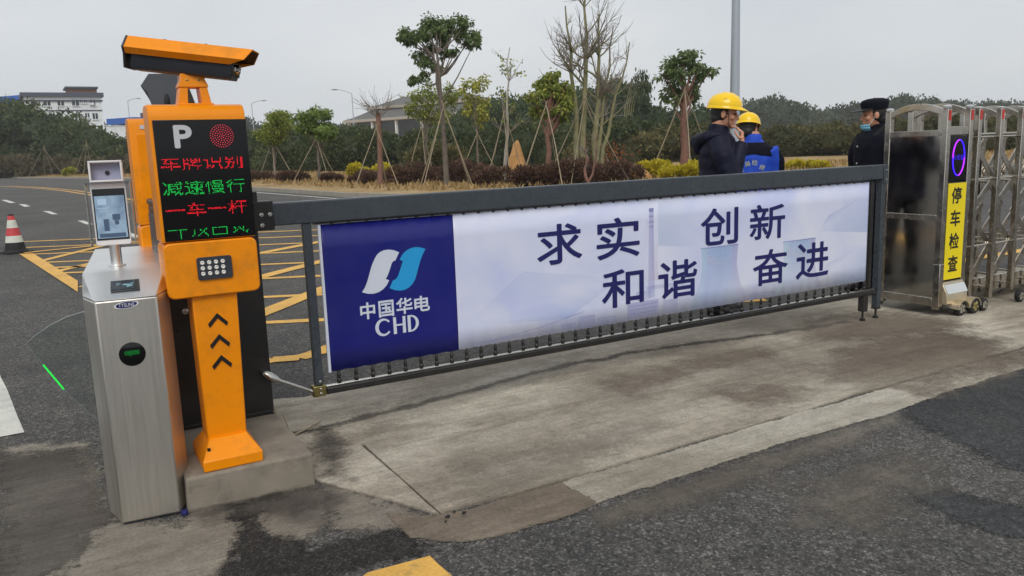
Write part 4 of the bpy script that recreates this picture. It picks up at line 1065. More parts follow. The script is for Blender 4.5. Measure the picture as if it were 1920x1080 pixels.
# ------------------------------------------------------------------ people (own frame: facing +Y, right hand at +X)
def limb(q, pts, rad, n=12): q.tube(pts, rad, n)
def hand(q, wrist, d, up, curl=.5, s=1.0):
    """palm and five fingers; d: pointing direction, up: back of the hand"""
    d = np.array(d, float); d /= np.linalg.norm(d); up = np.array(up, float); up -= d * (up @ d); up /= np.linalg.norm(up); sd_ = np.cross(d, up)
    w_ = np.array(wrist, float); k = s
    q.tube([w_, w_ + d * .03 * k, w_ + d * .085 * k], [(.024 * k, .018 * k), (.036 * k, .016 * k), (.038 * k, .014 * k)], 12)
    for i, (off, ln) in enumerate(((-.030, .062), (-.010, .072), (.010, .067), (.029, .052))):
        p = w_ + d * .08 * k + sd_ * off * k; v = d; pts = [p]
        for seg in (.45, .32, .26):
            a = curl * (.55 + .25 * i * .3); v = v * math.cos(a) - up * math.sin(a); v /= np.linalg.norm(v); p = p + v * ln * seg * k; pts.append(p)
            up2 = up
        q.tube(pts, [.0092 * k, .009 * k, .0085 * k, .0075 * k], 8)
    p = w_ + d * .025 * k - sd_ * .030 * k
    q.tube([p, p - sd_ * .022 * k + d * .02 * k - up * .008 * k, p - sd_ * .024 * k + d * .048 * k - up * .024 * k, p - sd_ * .012 * k + d * .066 * k - up * .034 * k], [.013 * k, .0105 * k, .0095 * k, .008 * k], 8)
def head_geo(q, c, yaw=0.0, pitch=0.0, s=1.0):
    H = Matrix.Translation(c) @ Matrix.Rotation(yaw, 4, 'Z') @ Matrix.Rotation(pitch, 4, 'X') @ Matrix.Scale(s, 4)
    k = MB()
    k.ell((0, -.012, .02), (.075, .093, .100), 20, 14)
    k.ell((0, .018, -.045), (.058, .068, .072), 16, 10)          # jaw
    k.ell((0, .066, -.098), (.026, .020, .018), 10, 8)           # chin
    k.ell((0, .070, .020), (.052, .018, .014), 12, 6)            # brow
    k.tube([(0, .078, .010), (0, .098, -.022), (0, .104, -.034), (0, .082, -.044)], [.010, .012, .014, .010], 10)   # nose
    k.ell((0, .080, -.066), (.024, .011, .007), 10, 6); k.ell((0, .078, -.078), (.020, .011, .008), 10, 6)          # lips
    for sx in (-1, 1):
        k.ell((sx * .045, .056, -.030), (.022, .022, .022), 10, 6)   # cheek
        k.ell((sx * .078, -.012, -.012), (.010, .020, .032), 10, 8)  # ear
    k.rot(H); q.add(k.v, k.f); return H
def eyes(H, par):
    for sx in (-1, 1):
        e = MB(); e.ell((sx * .032, .0765, -.002), (.011, .007, .0055), 10, 6); e.rot(H); e.build('eye', M['hair'], par)
def person(label, loc, facing, top, pose, group=None):
    """facing: world direction the body looks along; top: bare-head height"""
    rz = math.atan2(facing[1], facing[0]) - math.pi / 2
    t = thing('person', label, 'person', (loc[0], loc[1], 0.0), (0, 0, rz), local=True, group=group)
    s = top / 1.72
    P = lambda *a: tuple(np.array(a, float) * s)
    S = lambda *a: [x * s for x in a]
    b = MB()
    # torso core, legs
    b.tube([P(0, 0, .88), P(0, 0, 1.0), P(0, .0, 1.15), P(0, .0, 1.30), P(0, -.01, 1.40), P(0, -.015, 1.46)], [(.15 * s, .10 * s), (.14 * s, .095 * s), (.14 * s, .10 * s), (.165 * s, .105 * s), (.15 * s, .085 * s), (.07 * s, .065 * s)], 18)
    b.tube([P(0, -.015, 1.42), P(0, -.008, 1.50), P(0, .0, 1.56)], S(.062, .056, .055), 14)
    for sx in (-1, 1):
        limb(b, [P(sx * .09, 0, .92), P(sx * .095, .005, .50), P(sx * .10, -.01, .09)], S(.078, .050, .034))
        b.tube([P(sx * .10, -.05, .04), P(sx * .105, .06, .04), P(sx * .11, .15, .03)], S(.034, .036, .024), 10)
        sh, el, wr, hd, hup, curl = pose[sx]
        limb(b, [P(sx * .17, -.01, 1.40), P(*sh), P(*el), P(*wr)], S(.045, .045, .036, .026))
        hand(b, P(*wr), hd, hup, curl, s)
    H = head_geo(b, P(*pose['head']), pose.get('yaw', 0), pose.get('pitch', 0), s)
    bo = b.build('body', M['skin'], t, remesh=.0055, relax=3)
    eyes(H, bo)
    return t, P, S, H, s
FT = bpy.data.textures.new('cloth_folds', 'CLOUDS'); FT.noise_scale = .09; FT.noise_depth = 3
def folds(o, k=.02):
    m = o.modifiers.new('folds', 'DISPLACE'); m.texture = FT; m.strength = k; m.mid_level = .5; m.texture_coords = 'GLOBAL'; return o
def trousers(t, P, S, m):
    q = MB(); q.tube([P(0, 0, .84), P(0, 0, .92), P(0, 0, 1.02)], [(.172 * 1, .125), (.175, .125), (.165, .12)], 18)
    for sx in (-1, 1): q.tube([P(sx * .088, 0, .90), P(sx * .095, .005, .70), P(sx * .098, .008, .48), P(sx * .10, -.005, .25), P(sx * .103, -.005, .075)], S(.098, .088, .072, .066, .068), 14)
    folds(q.build('trousers', m, t, remesh=.012, relax=3), .018)
    for sx in (-1, 1):
        q = MB(); q.tube([P(sx * .10, -.085, .05), P(sx * .10, -.03, .052), P(sx * .105, .07, .046), P(sx * .11, .165, .036), P(sx * .11, .185, .030)], [(.036, .045), (.042, .052), (.046, .044), (.042, .032), (.02, .02)], 14)
        q.build('shoe', M['shoe'], t, remesh=.01, relax=2)
def jacket(t, P, S, m, pose, hem=.80, puff=0.0, wide=1.0, collar=True, remesh=.009):
    q = MB(); N = 34; pts = []; rad = []
    for i in range(N):
        f = i / (N - 1); z = hem + (1.475 - hem) * f
        rx = np.interp(z, [hem, 1.0, 1.15, 1.32, 1.41, 1.45, 1.475], [.205, .198, .195, .212, .190, .135, .090]) * wide
        ry = np.interp(z, [hem, 1.0, 1.15, 1.32, 1.41, 1.45, 1.475], [.150, .142, .145, .150, .128, .098, .082]) * wide
        k = 1 + puff * abs(math.sin(math.pi * (z - hem) / .095))
        pts.append(P(0, -.005, z)); rad.append((rx * k * S(1)[0], ry * k * S(1)[0]))
    q.tube(pts, rad, 28)
    for sx in (-1, 1):
        sh, el, wr = [np.array(P(*pose[sx][i])) for i in range(3)]
        s0 = np.array(P(sx * .15, -.01, 1.395)); path = [s0, sh]; rr = [.085, .082]
        for a, b_, ra, rb in ((sh, el, .080, .066), (el, wr, .066, .050)):
            for i in range(1, 9):
                f = i / 8; path.append(a + (b_ - a) * f); rr.append((ra + (rb - ra) * f) * (1 + puff * 1.3 * abs(math.sin(math.pi * f * 3))))
        path[-1] = path[-1] - (wr - el) / np.linalg.norm(wr - el) * .01
        q.tube(path, [r * wide * S(1)[0] for r in rr], 16)
    if collar: q.tube([P(0, -.012, 1.44), P(0, -.008, 1.50), P(0, -.002, 1.53)], S(.088, .080, .076), 18)
    return folds(q.build('jacket', m, t, remesh=remesh, relax=4), .014)
def helmet(H, t, front=1):
    q = MB(); prof = []
    for i in range(13):
        a = math.pi / 2 * i / 12; prof.append((math.cos(a), math.sin(a)))
    rings = []
    for c_, s_ in prof:
        rings.append([(.112 * c_ * math.cos(2 * math.pi * j / 36), -.008 + .135 * c_ * math.sin(2 * math.pi * j / 36), .045 + .112 * s_ ** .9 + (.010 * max(0, 1 - abs(math.cos(2 * math.pi * j / 36)) * 4) * c_ * s_)) for j in range(36)])
    q.loft(rings); 
    br = []
    for k, (e, zz) in enumerate(((1.0, .052), (1.07, .036), (1.07, .032), (.98, .036))):
        br.append([(.112 * e * math.cos(2 * math.pi * j / 36), -.008 + (.135 * e + (.045 * max(0, math.sin(2 * math.pi * j / 36)) ** 3 if k in (1, 2) else 0)) * math.sin(2 * math.pi * j / 36), zz - .010 * max(0, math.sin(2 * math.pi * j / 36)) ** 3 * (k in (1, 2))) for j in range(36)])
    q.loft(br, False); q.rot(H); ho = q.build('helmet', M['helmet'], t)
    rg = MB(); rg.tube([(0, -.10, .118), (0, -.07, .140), (0, -.02, .158), (0, .04, .153), (0, .09, .128)], [(.008, .006)] * 5, 8); rg.rot(H); rg.build('helmet_ridge', M['helmet'], ho)
    for sx in (-1, 1):
        for k in range(5):
            a = 2 * math.pi * k / 5; v = MB(); v.ell((sx * .098, -.01 + .012 * math.cos(a), .100 + .012 * math.sin(a)), (.006, .003, .003), 6, 4); v.rot(H); v.build('vent', M['black_print'], ho)
    st = MB()
    for sx in (-1, 1): st.tube([(sx * .092, .02, .045), (sx * .082, .03, -.03), (sx * .05, .045, -.105), (0, .05, -.128)], [(.008, .003)] * 4, 6)
    st.rot(H); st.build('chin_strap', M['black_print'], ho)
    return ho
def hair_cap(H, t):
    q = MB(); q.ell((0, -.022, .020), (.080, .092, .100), 20, 12, lambda d: 1.0); q.ell((0, -.058, -.035), (.062, .052, .062), 14, 8); q.rot(H); q.build('hair', M['hair'], t)

RTh = np.array([RT[0], RT[1]]) / np.hypot(RT[0], RT[1]); FWh = np.array([FW[0], FW[1]]) / np.hypot(FW[0], FW[1])
# worker in a navy puffer jacket, left hand raised to the chin
pose = {-1: ((-.235, .02, 1.30), (-.26, .10, 1.08), (-.10, .225, 1.36), (.25, .15, .9), (-.6, .7, .3), .55), 1: ((.235, .0, 1.28), (.28, -.03, 1.05), (.25, .10, .84), (0, .2, -1), (1, 0, 0), .4), 'head': (0, .045, 1.615), 'yaw': R(14), 'pitch': R(-8)}
# the raised hand is the one away from the camera's left: mirror so it shows beside the face
pose = {1: ((.225, .02, 1.30), (.235, .09, 1.10), (.075, .175, 1.385), (-.32, -.05, .9), (.5, .8, .2), .8), -1: ((-.21, .0, 1.28), (-.23, -.04, 1.04), (-.25, .08, .83), (0, .2, -1), (-1, 0, 0), .4), 'head': (0, .045, 1.615), 'yaw': R(-2), 'pitch': R(-6)}
t, P, S, H, s = person('person in a yellow helmet and navy puffer jacket, hand raised to the chin', (4.695, 4.865), RTh * .97 - FWh * .22, 1.745, pose, None)
trousers(t, P, S, M['trouser']); jo = jacket(t, P, S, M['puffer'], pose, .80, .045, 1.0)
q = MB(); q.tube([P(-.15, .02, 1.45), P(-.14, -.10, 1.44), P(0, -.17, 1.40), P(.14, -.10, 1.44), P(.15, .02, 1.45)], S(.026, .042, .058, .042, .026), 14); q.tube([P(0, -.12, 1.46), P(0, -.17, 1.38), P(0, -.165, 1.30)], [(.09, .045), (.085, .045), (.04, .025)], 14)
q.build('hood', M['puffer'], jo, remesh=.01, relax=4)
hair_cap(H, t); helmet(H, t)
# worker in a blue jacket, back to the camera
pose = {1: ((.195, .02, 1.28), (.205, .07, 1.05), (.12, .22, 1.05), (-.3, .8, .1), (1, .3, .3), .5), -1: ((-.195, .02, 1.28), (-.205, .07, 1.05), (-.12, .22, 1.05), (.3, .8, -.2), (-1, .3, .3), .5), 'head': (-.05, .04, 1.595), 'yaw': R(-8), 'pitch': R(-12)}
t, P, S, H, s = person('person in a yellow helmet and blue work jacket, back to the camera', (5.69, 5.45), FWh * .93 + RTh * .32, 1.645, pose, None)
trousers(t, P, S, M['trouser']); jo = jacket(t, P, S, M['blue_cloth'], pose, .80, .0, .94)
# black shoulder yoke and sleeves band over the blue back
q = MB()
for i in range(8):
    pass
rings = []
for i in range(9):
    z = 1.355 + (1.462 - 1.355) * i / 8
    rx = np.interp(z, [1.15, 1.32, 1.41, 1.45, 1.475], [.195, .212, .190, .135, .090]) * .94 + .012; ry = np.interp(z, [1.15, 1.32, 1.41, 1.45, 1.475], [.145, .150, .128, .098, .082]) * .94 + .010
    rings.append([P(rx * math.cos(2 * math.pi * j / 32), -.005 + ry * math.sin(2 * math.pi * j / 32), z - (.035 * abs(math.cos(2 * math.pi * j / 32)) if i == 0 else 0)) for j in range(32)])
q.loft(rings, False); q.build('yoke', M['uniform'], jo)
for sx in (-1, 1):
    q = MB(); sh, el, wr = [np.array(P(*pose[sx][i])) for i in range(3)]; o_ = np.array([sx * .040, 0, 0]); q.tube([P(sx * .17, .0, 1.39), sh + o_, sh + o_ + (el - sh) * .5, el + o_ * .8, wr + o_ * .3], [.060, .056, .050, .046, .040], 16); q.build('sleeve_panel', M['uniform'], jo, remesh=.01, relax=3)
hair_cap(H, t); helmet(H, t)
M['back_print'] = pbr('pale_yellow_print', (196, 200, 150), .6, var=.1)
def back_char(txt, x, z, w_, h_, rot):
    v, f = text_geo(txt, 0.0, .0); a = v.min(0); b_ = v.max(0); c = (a + b_) / 2; sc = (b_ - a)
    q = MB(); V = []
    for p in v:
        u, w2 = (p[0] - c[0]) / sc[0] * w_, (p[1] - c[1]) / sc[1] * h_
        uu = u * math.cos(rot) - w2 * math.sin(rot) + x; zz = u * math.sin(rot) + w2 * math.cos(rot) + z
        ry = np.interp(zz / s, [.8, 1.0, 1.15, 1.32], [.150, .142, .145, .150]) * .94 * s; rx = np.interp(zz / s, [.8, 1.0, 1.15, 1.32], [.205, .198, .195, .212]) * .94 * s
        V.append((uu, -.005 * s - ry * math.sqrt(max(0, 1 - (uu / rx) ** 2)) - .012, zz))
    q.add(V, f); q.build('back_lettering', M['back_print'], jo, smooth=False)
for ch, x, z, rt_ in (('安', -.105, 1.205, .5), ('美', -.045, 1.262, .2), ('检', .022, 1.272, -.1), ('修', .09, 1.225, -.45)): back_char(ch, x * s, z * s, .05, .05, rt_)
for ch, x in (('生', -.07), ('产', -.035), ('工', .0), ('程', .035), ('部', .07)): back_char(ch, x * s, 1.165 * s, .028, .028, 0)
# guard in a dark uniform behind the gate
pose = {1: ((.24, .0, 1.28), (.29, -.02, 1.05), (.28, .10, .84), (0, .25, -1), (1, 0, 0), .4), -1: ((-.24, .0, 1.28), (-.29, -.04, 1.05), (-.27, .06, .84), (0, .25, -1), (-1, 0, 0), .4), 'head': (0, .04, 1.605), 'yaw': R(-24), 'pitch': R(-3)}
t, P, S, H, s = person('guard in a dark uniform and cap, face mask pulled under the chin', (6.40, 4.68), -RTh * .97 - FWh * .22, 1.72, pose, None)
trousers(t, P, S, M['uniform']); jo = jacket(t, P, S, M['uniform'], pose, .74, .0, 1.12)
q = MB(); q.tube([P(-.10, .10, 1.40), P(-.115, .0, 1.475), P(0, -.09, 1.49), P(.115, .0, 1.475), P(.10, .10, 1.40)], S(.032, .036, .036, .036, .032), 12); q.build('fur_collar', pbr('black_fur', (14, 14, 16), .95, var=.3, vs=60, bump=1, bs=120), jo, remesh=.009, relax=2)
for x, z in ((.03, 1.33), (.03, 1.18), (.03, 1.03)):
    q = MB(); q.ell(P(x, .168, z), (.010, .005, .010), 10, 6); q.build('button', M['chrome'], jo)
hair_cap(H, t)
q = MB(); q.lathe([(.094, .044), (.098, .070), (.103, .092), (.101, .110), (.088, .126), (.056, .137), (.02, .141)], (0, -.012, 0), 28)
q.v = [(a, (b_ + .012) * 1.15 - .012, c) for a, b_, c in q.v]; q.rot(H); cp = q.build('cap', M['uniform'], t)
vz = MB(); rings = []
for i in range(13):
    a = math.pi * (i / 12 * .8 + .1); r0, r1 = .104, .172
    rings.append([(r0 * math.cos(a) * .93, -.012 + r0 * math.sin(a) * 1.12, .058), (r1 * math.cos(a) * .68, -.012 + r1 * math.sin(a) * 1.18, .038), (r1 * math.cos(a) * .68, -.012 + r1 * math.sin(a) * 1.18, .034), (r0 * math.cos(a) * .93, -.012 + r0 * math.sin(a) * 1.12, .053)])
vz.loft(rings); vz.rot(H); vz.build('visor', M['black_print'], cp)
mk = MB(); rings = []
for i in range(13):
    a = math.pi * (.12 + .76 * i / 12)
    rings.append([(.070 * math.cos(a), .012 + .098 * math.sin(a), -.082), (.068 * math.cos(a), .008 + .100 * math.sin(a), -.102), (.056 * math.cos(a), .004 + .082 * math.sin(a), -.132), (.040 * math.cos(a), .0 + .05 * math.sin(a), -.142)])
for i in range(12):
    for j in range(3): mk.add([rings[i][j], rings[i + 1][j], rings[i + 1][j + 1], rings[i][j + 1]], [(0, 1, 2, 3)])
mk.rot(H); mo = mk.build('face_mask', M['mask'], t, thick=.002)
for sx in (-1, 1):
    q = MB(); q.tube([(sx * .064, .045, -.085), (sx * .078, .01, -.03), (sx * .083, -.025, .012)], .0022, 6); q.rot(H); q.build('ear_loop', M['white_plastic'], mo)

# ------------------------------------------------------------------ traffic cone
cb = gnd(30, 474)
t = thing('traffic_cone', 'red and white traffic cone with a black base, on the road at the left edge', 'traffic cone', (cb[0], cb[1], 0), (0, 0, .4), local=True)
q = MB(); q.box(-.20, .20, -.20, .20, .0, .028); q.lathe([(.19, .028), (.165, .06)], (0, 0, 0), 24); q.build('base', M['rubber'], t, bevel=.006)
R_ = lambda z: .158 - (z - .06) * .2
for z0, z1, m in ((.06, .18, 'rubber'), (.18, .29, 'cone_white'), (.29, .42, 'cone_red'), (.42, .55, 'cone_white'), (.55, .62, 'cone_red'), (.62, .645, 'rubber')):
    q = MB(); q.lathe([(R_(z0), z0), (R_(z1), z1)], (0, 0, 0), 28); q.build('band', M[m], t)

# ------------------------------------------------------------------ small litter and stones
for i, (x, y, r) in enumerate(((840, 975, .008), (852, 966, .006), (836, 984, .005), (870, 968, .007))):
    p = gnd(x, y); q = MB(); q.ell((p[0], p[1], .012 + r * .5), (r * 1.5, r, r * .7), 8, 6, lambda d: 1 + .2 * math.sin(d[0] * 5 + i))
    tag(q.build('pebble', M['rubber']), ['small dark pebble by the slab joint, nearest the joint end', 'small dark pebble on the slab joint, just right of its end', 'tiny dark pebble on the brown edge strip below the joint end', 'small dark pebble on the edge strip, farthest right of the joint end'][i], 'pebble', 'pebbles at the slab joint')
p = gnd(347, 967); q = MB(); q.lathe([(.014, .0), (.014, .012), (.012, .016)], (p[0], p[1], .008), 14); tag(q.build('bottle_cap', M['navy_print']), 'small blue cap lying at the foot of the steel turnstile', 'bottle cap')

# ------------------------------------------------------------------ vegetation helpers
def leaf_mesh(name, m, parent, pts, dirs, L, W, tone, kind=None):
    n = len(pts); pts = np.asarray(pts, float); dirs = np.asarray(dirs, float)
    if parent is not None: pts = pts - ORG.get(parent.name, np.zeros(3))
    dirs = dirs / (np.linalg.norm(dirs, axis=1, keepdims=True) + 1e-9)
    rv = rng.normal(size=(n, 3)); sd_ = np.cross(dirs, rv); sd_ /= np.linalg.norm(sd_, axis=1, keepdims=True) + 1e-9
    L = np.broadcast_to(L, (n,))[:, None] * rng.uniform(.7, 1.3, (n, 1)); W = np.broadcast_to(W, (n,))[:, None] * rng.uniform(.7, 1.3, (n, 1))
    nr = np.cross(dirs, sd_)
    V = np.stack([pts, pts + dirs * L * .45 + sd_ * W, pts + dirs * L + nr * L * -.12, pts + dirs * L * .45 - sd_ * W], 1).reshape(-1, 3)
    me = bpy.data.meshes.new(name); me.vertices.add(4 * n); me.vertices.foreach_set('co', V.astype('f').ravel())
    me.loops.add(4 * n); me.loops.foreach_set('vertex_index', np.arange(4 * n, dtype='i')); me.polygons.add(n); me.polygons.foreach_set('loop_start', np.arange(0, 4 * n, 4, dtype='i'))
    a = me.attributes.new('tone', 'FLOAT', 'POINT'); a.data.foreach_set('value', np.repeat(np.clip(tone, 0, 1), 4).astype('f'))
    me.update(); me.validate()
    o = link(name, me, parent, m)
    if kind: o['kind'] = kind
    return o
def rdir(n):
    v = rng.normal(size=(n, 3)); return v / np.linalg.norm(v, axis=1, keepdims=True)
def base_pt(px, py):
    g = gnd(px, py, .13); return g, (g - CAM) @ FW
def stake_set(label, c, hgt, spread, n=3, a0=.3, r=.03, tops=None):
    t = thing('stake_tripod', label, 'tree stakes', (c[0], c[1], .13), group='pole supports round the young trees')
    for k in range(n):
        a = a0 + 2 * math.pi * k / n + random.uniform(-.15, .15); f = random.uniform(.85, 1.1)
        q = MB(); b = np.array([c[0] + spread * f * math.cos(a), c[1] + spread * f * math.sin(a), .06]); e = np.array([c[0], c[1], .13 + hgt * random.uniform(.95, 1.05)])
        d = e - b; e = e + d / np.linalg.norm(d) * .15
        md = (b + e) / 2 + np.array([random.uniform(-.03, .03), random.uniform(-.03, .03), 0])
        r = min(r, .034) * .8; q.tube([b, md, e], [r, r * .92, r * .8], 7); q.build('stake', M['wood'], t)
def limb_path(a, b, sag=.12, n=5):
    a = np.array(a, float); b = np.array(b, float); L = np.linalg.norm(b - a); off = rng.normal(size=3) * L * .06
    return [a + (b - a) * f + off * math.sin(math.pi * f) + np.array([0, 0, -sag * L * math.sin(math.pi * f) * (1 - f)]) for f in np.linspace(0, 1, n)]
def leafy_tree(name, label, px, pyb, clumps, leaf, bark, r0, lean=(0, 0), stems=((0, 0),), n_leaf=120, L=.24, W=.05, droop=.5, group='young trees planted on the verge', topy=None, spread=None):
    """clumps: (px, py, radius px) sight positions of the leaf clumps, put at the tree's own distance with real depth"""
    g, d = base_pt(px, pyb); t = thing(name, label, 'tree', (g[0], g[1], .13), group=group)
    k = d / FPX
    C = []
    for cx_, cy_, cr_ in clumps:
        p = at(cx_, cy_, d); dz = random.uniform(-1, 1) * (spread or 30) * k; p = p + np.array([FW[0], FW[1], 0]) * dz; C.append((p, cr_ * k))
    tp = max(c[0][2] for c in C)
    ty = topy and at(px, topy, d)[2] or tp * .8
    cm = np.mean([c[0] for c in C], 0)
    stem_lines = []
    for i, (sx, tx) in enumerate(stems):
        b0 = (g + RT * sx * k) if i == 0 else stem_lines[0][3].copy(); e0 = np.array([cm[0], cm[1], 0]) * .35 + np.array([b0[0], b0[1], 0]) * .65 + RT * tx * k; e0[2] = ty
        pts = [b0 * (1 - f) + e0 * f + np.array([random.uniform(-.05, .05) * r0 * 8, random.uniform(-.05, .05) * r0 * 8, 0]) * (0 < f < 1) for f in np.linspace(0, 1, 8)]
        for j, f in enumerate(np.linspace(0, 1, 8)): pts[j][2] = (.08 if i == 0 else b0[2]) * (1 - f) + e0[2] * f
        q = MB(); q.tube(pts, [r0 * (1.15 - .85 * f) * (1 if i == 0 else .7) for f in np.linspace(0, 1, 8)], 10); q.build('trunk', M[bark], t); stem_lines.append(pts)
    q = MB()
    P_, D_, T_ = [], [], []
    for (c, r) in C:
        st_ = min(stem_lines, key=lambda s_: np.linalg.norm(s_[-1][:2] - c[:2])); f = np.clip((c[2] - .8 * np.linalg.norm(c[:2] - st_[-1][:2]) - r) / st_[-1][2], .35, .95) * 7
        a = st_[int(f)]; q.tube(limb_path(a, c), [r0 * .38, r0 * .3, r0 * .22, r0 * .16, r0 * .1], 6)
        for m_ in range(9):
            tip = c + rdir(1)[0] * r * np.array([1.1, 1.1, .75]); q.tube(limb_path(c, tip, .0, 3), [r0 * .1, r0 * .07, r0 * .04], 5, False)
            nl = max(4, int(n_leaf * (r / (.5)) ** 1.5 / 9)); w_ = rdir(nl); pos = tip + w_ * r * .62 * rng.uniform(.0, 1, (nl, 1)) ** .8
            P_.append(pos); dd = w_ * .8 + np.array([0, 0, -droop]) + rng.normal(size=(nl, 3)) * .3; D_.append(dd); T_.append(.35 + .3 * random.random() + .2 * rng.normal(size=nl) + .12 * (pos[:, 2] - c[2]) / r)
    q.build('branches', M[bark], t)['kind'] = 'stuff'
    leaf_mesh('crown', M[leaf], t, np.concatenate(P_), np.concatenate(D_), L, W, np.concatenate(T_), 'stuff')
    return t, g, d
def bare_tree(name, label, px, pyb, stems, bark, r0, levels=4, group=None, tips=None):
    g, d = base_pt(px, pyb); t = thing(name, label, 'tree', (g[0], g[1], .13), group=group); k = d / FPX
    tr = MB(); br = MB(); tw = MB(); tipP = []
    def grow(p, v, L, r, lv):
        n = 4; pts = [p]; vv = v / np.linalg.norm(v)
        for i in range(n):
            vv = vv + rng.normal(size=3) * .10 + np.array([0, 0, .05]); vv /= np.linalg.norm(vv); pts.append(pts[-1] + vv * L / n)
        (br if lv > 1 else tw).tube(pts, [r * (1 - .5 * i / n) for i in range(n + 1)], 6 if lv > 1 else 4, False)
        if lv <= 0: tipP.append(pts[-1]); return
        for j in range(random.choice((3, 4)) if lv > 1 else random.choice((2, 3, 4))):
            f = random.uniform(.25, 1); a = pts[min(n, int(f * n))]; side = rng.normal(size=3); side -= vv * (side @ vv); side /= np.linalg.norm(side)
            grow(a, vv * random.uniform(.75, 1.1) + side * random.uniform(.5, .9), L * random.uniform(.5, .75), r * random.uniform(.42, .58), lv - 1)
        grow(pts[-1], vv, L * .6, r * .5, lv - 1)
    for (x0, x1, ytop, rr, starts) in stems:
        b0 = g + RT * (x0 - px) * k; b0[2] = .08; e0 = at(x1, ytop, d) + FW * random.uniform(-.3, .3)
        n = 9; pts = [b0 + (e0 - b0) * f + (rng.normal(size=3) * .04 if 0 < f < 1 else 0) for f in np.linspace(0, 1, n)]
        tr.tube(pts, [rr * (1 - .82 * f) for f in np.linspace(0, 1, n)], 9)
        H_ = e0[2]
        for j in range(starts):
            f = random.uniform(.45, .97); a = pts[int(f * (n - 1))]; az = random.uniform(0, 2 * math.pi); v = np.array([math.cos(az), math.sin(az), random.uniform(.45, 1.4)])
            grow(a, v, H_ * random.uniform(.10, .2) * (1.3 - f * .6), rr * (1.05 - .8 * f) * .5, levels - 2)
    tr.build('trunk', M[bark], t); br.build('branches', M[bark], t)['kind'] = 'stuff'; tw.build('twigs', M['twig'], t)['kind'] = 'stuff'
    if tips and tipP:
        tp = np.array(tipP); sel = tp[rng.integers(0, len(tp), tips[1])] + rng.normal(size=(tips[1], 3)) * .08
        leaf_mesh('leaves', M[tips[0]], t, sel, rdir(tips[1]) + np.array([0, 0, -.3]), .13, .035, rng.uniform(0, 1, tips[1]), 'stuff')
    return t, g, d

def scatter(cx_, cy_, rx, ry, n, r): return [(cx_ + rx * math.cos(a) * f, cy_ + ry * math.sin(a) * f, r * random.uniform(.8, 1.2)) for a, f in ((random.uniform(0, 6.28), math.sqrt(random.random())) for _ in range(n))]
M['leaf_tall'] = foliage('leaf_tall', (62, 80, 48), (94, 114, 66), (142, 156, 102))
# young planted trees, from left to right
t, g, d = leafy_tree('young_tree', 'small round-crowned green tree on poles, nearest the orange column', 517, 338, scatter(515, 238, 26, 28, 17, 10), 'leaf_mixed', 'bark_grey', .09, n_leaf=900, L=.16, W=.035); stake_set('three poles propping the round-crowned tree nearest the orange column', g, 2.2, 1.15, 3, .2, .045)
t, g, d = leafy_tree('young_tree', 'dark round-crowned tree on poles, second from the orange column', 600, 342, scatter(597, 231, 31, 27, 19, 10), 'leaf_green', 'bark_grey', .08, n_leaf=1000, L=.15, W=.035); stake_set('poles propping the dark round-crowned tree second from the orange column', g, 2.1, 1.3, 3, .5, .04)
# pollarded trunk
g, d = base_pt(713, 352); t = thing('pollarded_tree', 'reddish pollarded trunk with thin bare twigs, before the pavilion roof', 'tree', (g[0], g[1], .13), group=None)
tp = at(709, 212, d); q = MB(); q.tube([(g[0], g[1], .08), (g + (tp - g) * .5) + np.array([.03, 0, 0]), tp], [.11, .10, .095], 10); q.build('trunk', M['bark_brown'], t)
q = MB()
for k in range(16):
    a = random.uniform(0, 6.28); p = tp - np.array([0, 0, random.uniform(0, .25)]); e = p + np.array([math.cos(a) * .7, math.sin(a) * .7, random.uniform(.2, .9)]); q.tube(limb_path(p, e, .1, 4), [.016, .013, .01, .006], 5)
    for _ in range(2): q.tube(limb_path((p + e) / 2, e + rdir(1)[0] * .35, 0, 3), [.009, .007, .005], 4)
q.build('twigs', M['twig'], t)['kind'] = 'stuff'; stake_set('poles propping the reddish pollarded trunk', g, 2.3, 1.15, 3, .9, .04)
cl = [(790, 190, 17), (812, 175, 16), (830, 195, 18), (800, 215, 15), (845, 175, 15), (775, 205, 12), (822, 218, 14)]
t, g, d = leafy_tree('young_tree', 'thin yellow-green tree leaning by the tall two-stemmed tree', 797, 340, cl, 'leaf_mixed', 'bark_grey', .06, n_leaf=600, L=.14, W=.032, stems=((0, 0), (6, 4))); stake_set('poles propping the thin yellow-green tree beside the tall tree', g, 2.4, .9, 3, .4, .035)
E_cl = [(760, 60, 11), (775, 72, 10), (793, 52, 13), (812, 42, 14), (800, 68, 12), (822, 62, 13), (834, 42, 13), (848, 56, 13), (858, 42, 12), (876, 46, 11), (884, 62, 10), (866, 68, 11), (808, 84, 11), (838, 78, 11), (785, 105, 12), (800, 118, 11), (776, 148, 10), (795, 142, 9), (815, 125, 10), (830, 98, 9), (850, 98, 8), (768, 76, 8), (892, 82, 9), (878, 80, 9), (755, 70, 7)]
t, g, d = leafy_tree('tall_tree', 'tall dark-leaved tree with two trunks rising above the pavilion roof', 838, 352, E_cl, 'leaf_tall', 'bark_grey', .10, stems=((0, -4), (-9, -14)), n_leaf=1100, L=.13, W=.03, droop=.85, topy=62, group=None); stake_set('thick poles propping the tall two-stemmed tree', g, 2.9, 1.35, 4, .4, .05)
cl = [(880, 165, 12), (900, 155, 14), (895, 190, 14), (880, 205, 11), (905, 210, 10), (875, 185, 9), (898, 228, 8)]
t, g, d = leafy_tree('young_tree', 'slender yellow-leaved tree just right of the tall two-stemmed tree', 897, 325, cl, 'leaf_yellow', 'bark_grey', .07, n_leaf=260, L=.24, W=.05); stake_set('crossed poles propping the slender yellow-leaved tree', g, 2.2, 1.4, 3, 1.1, .045)
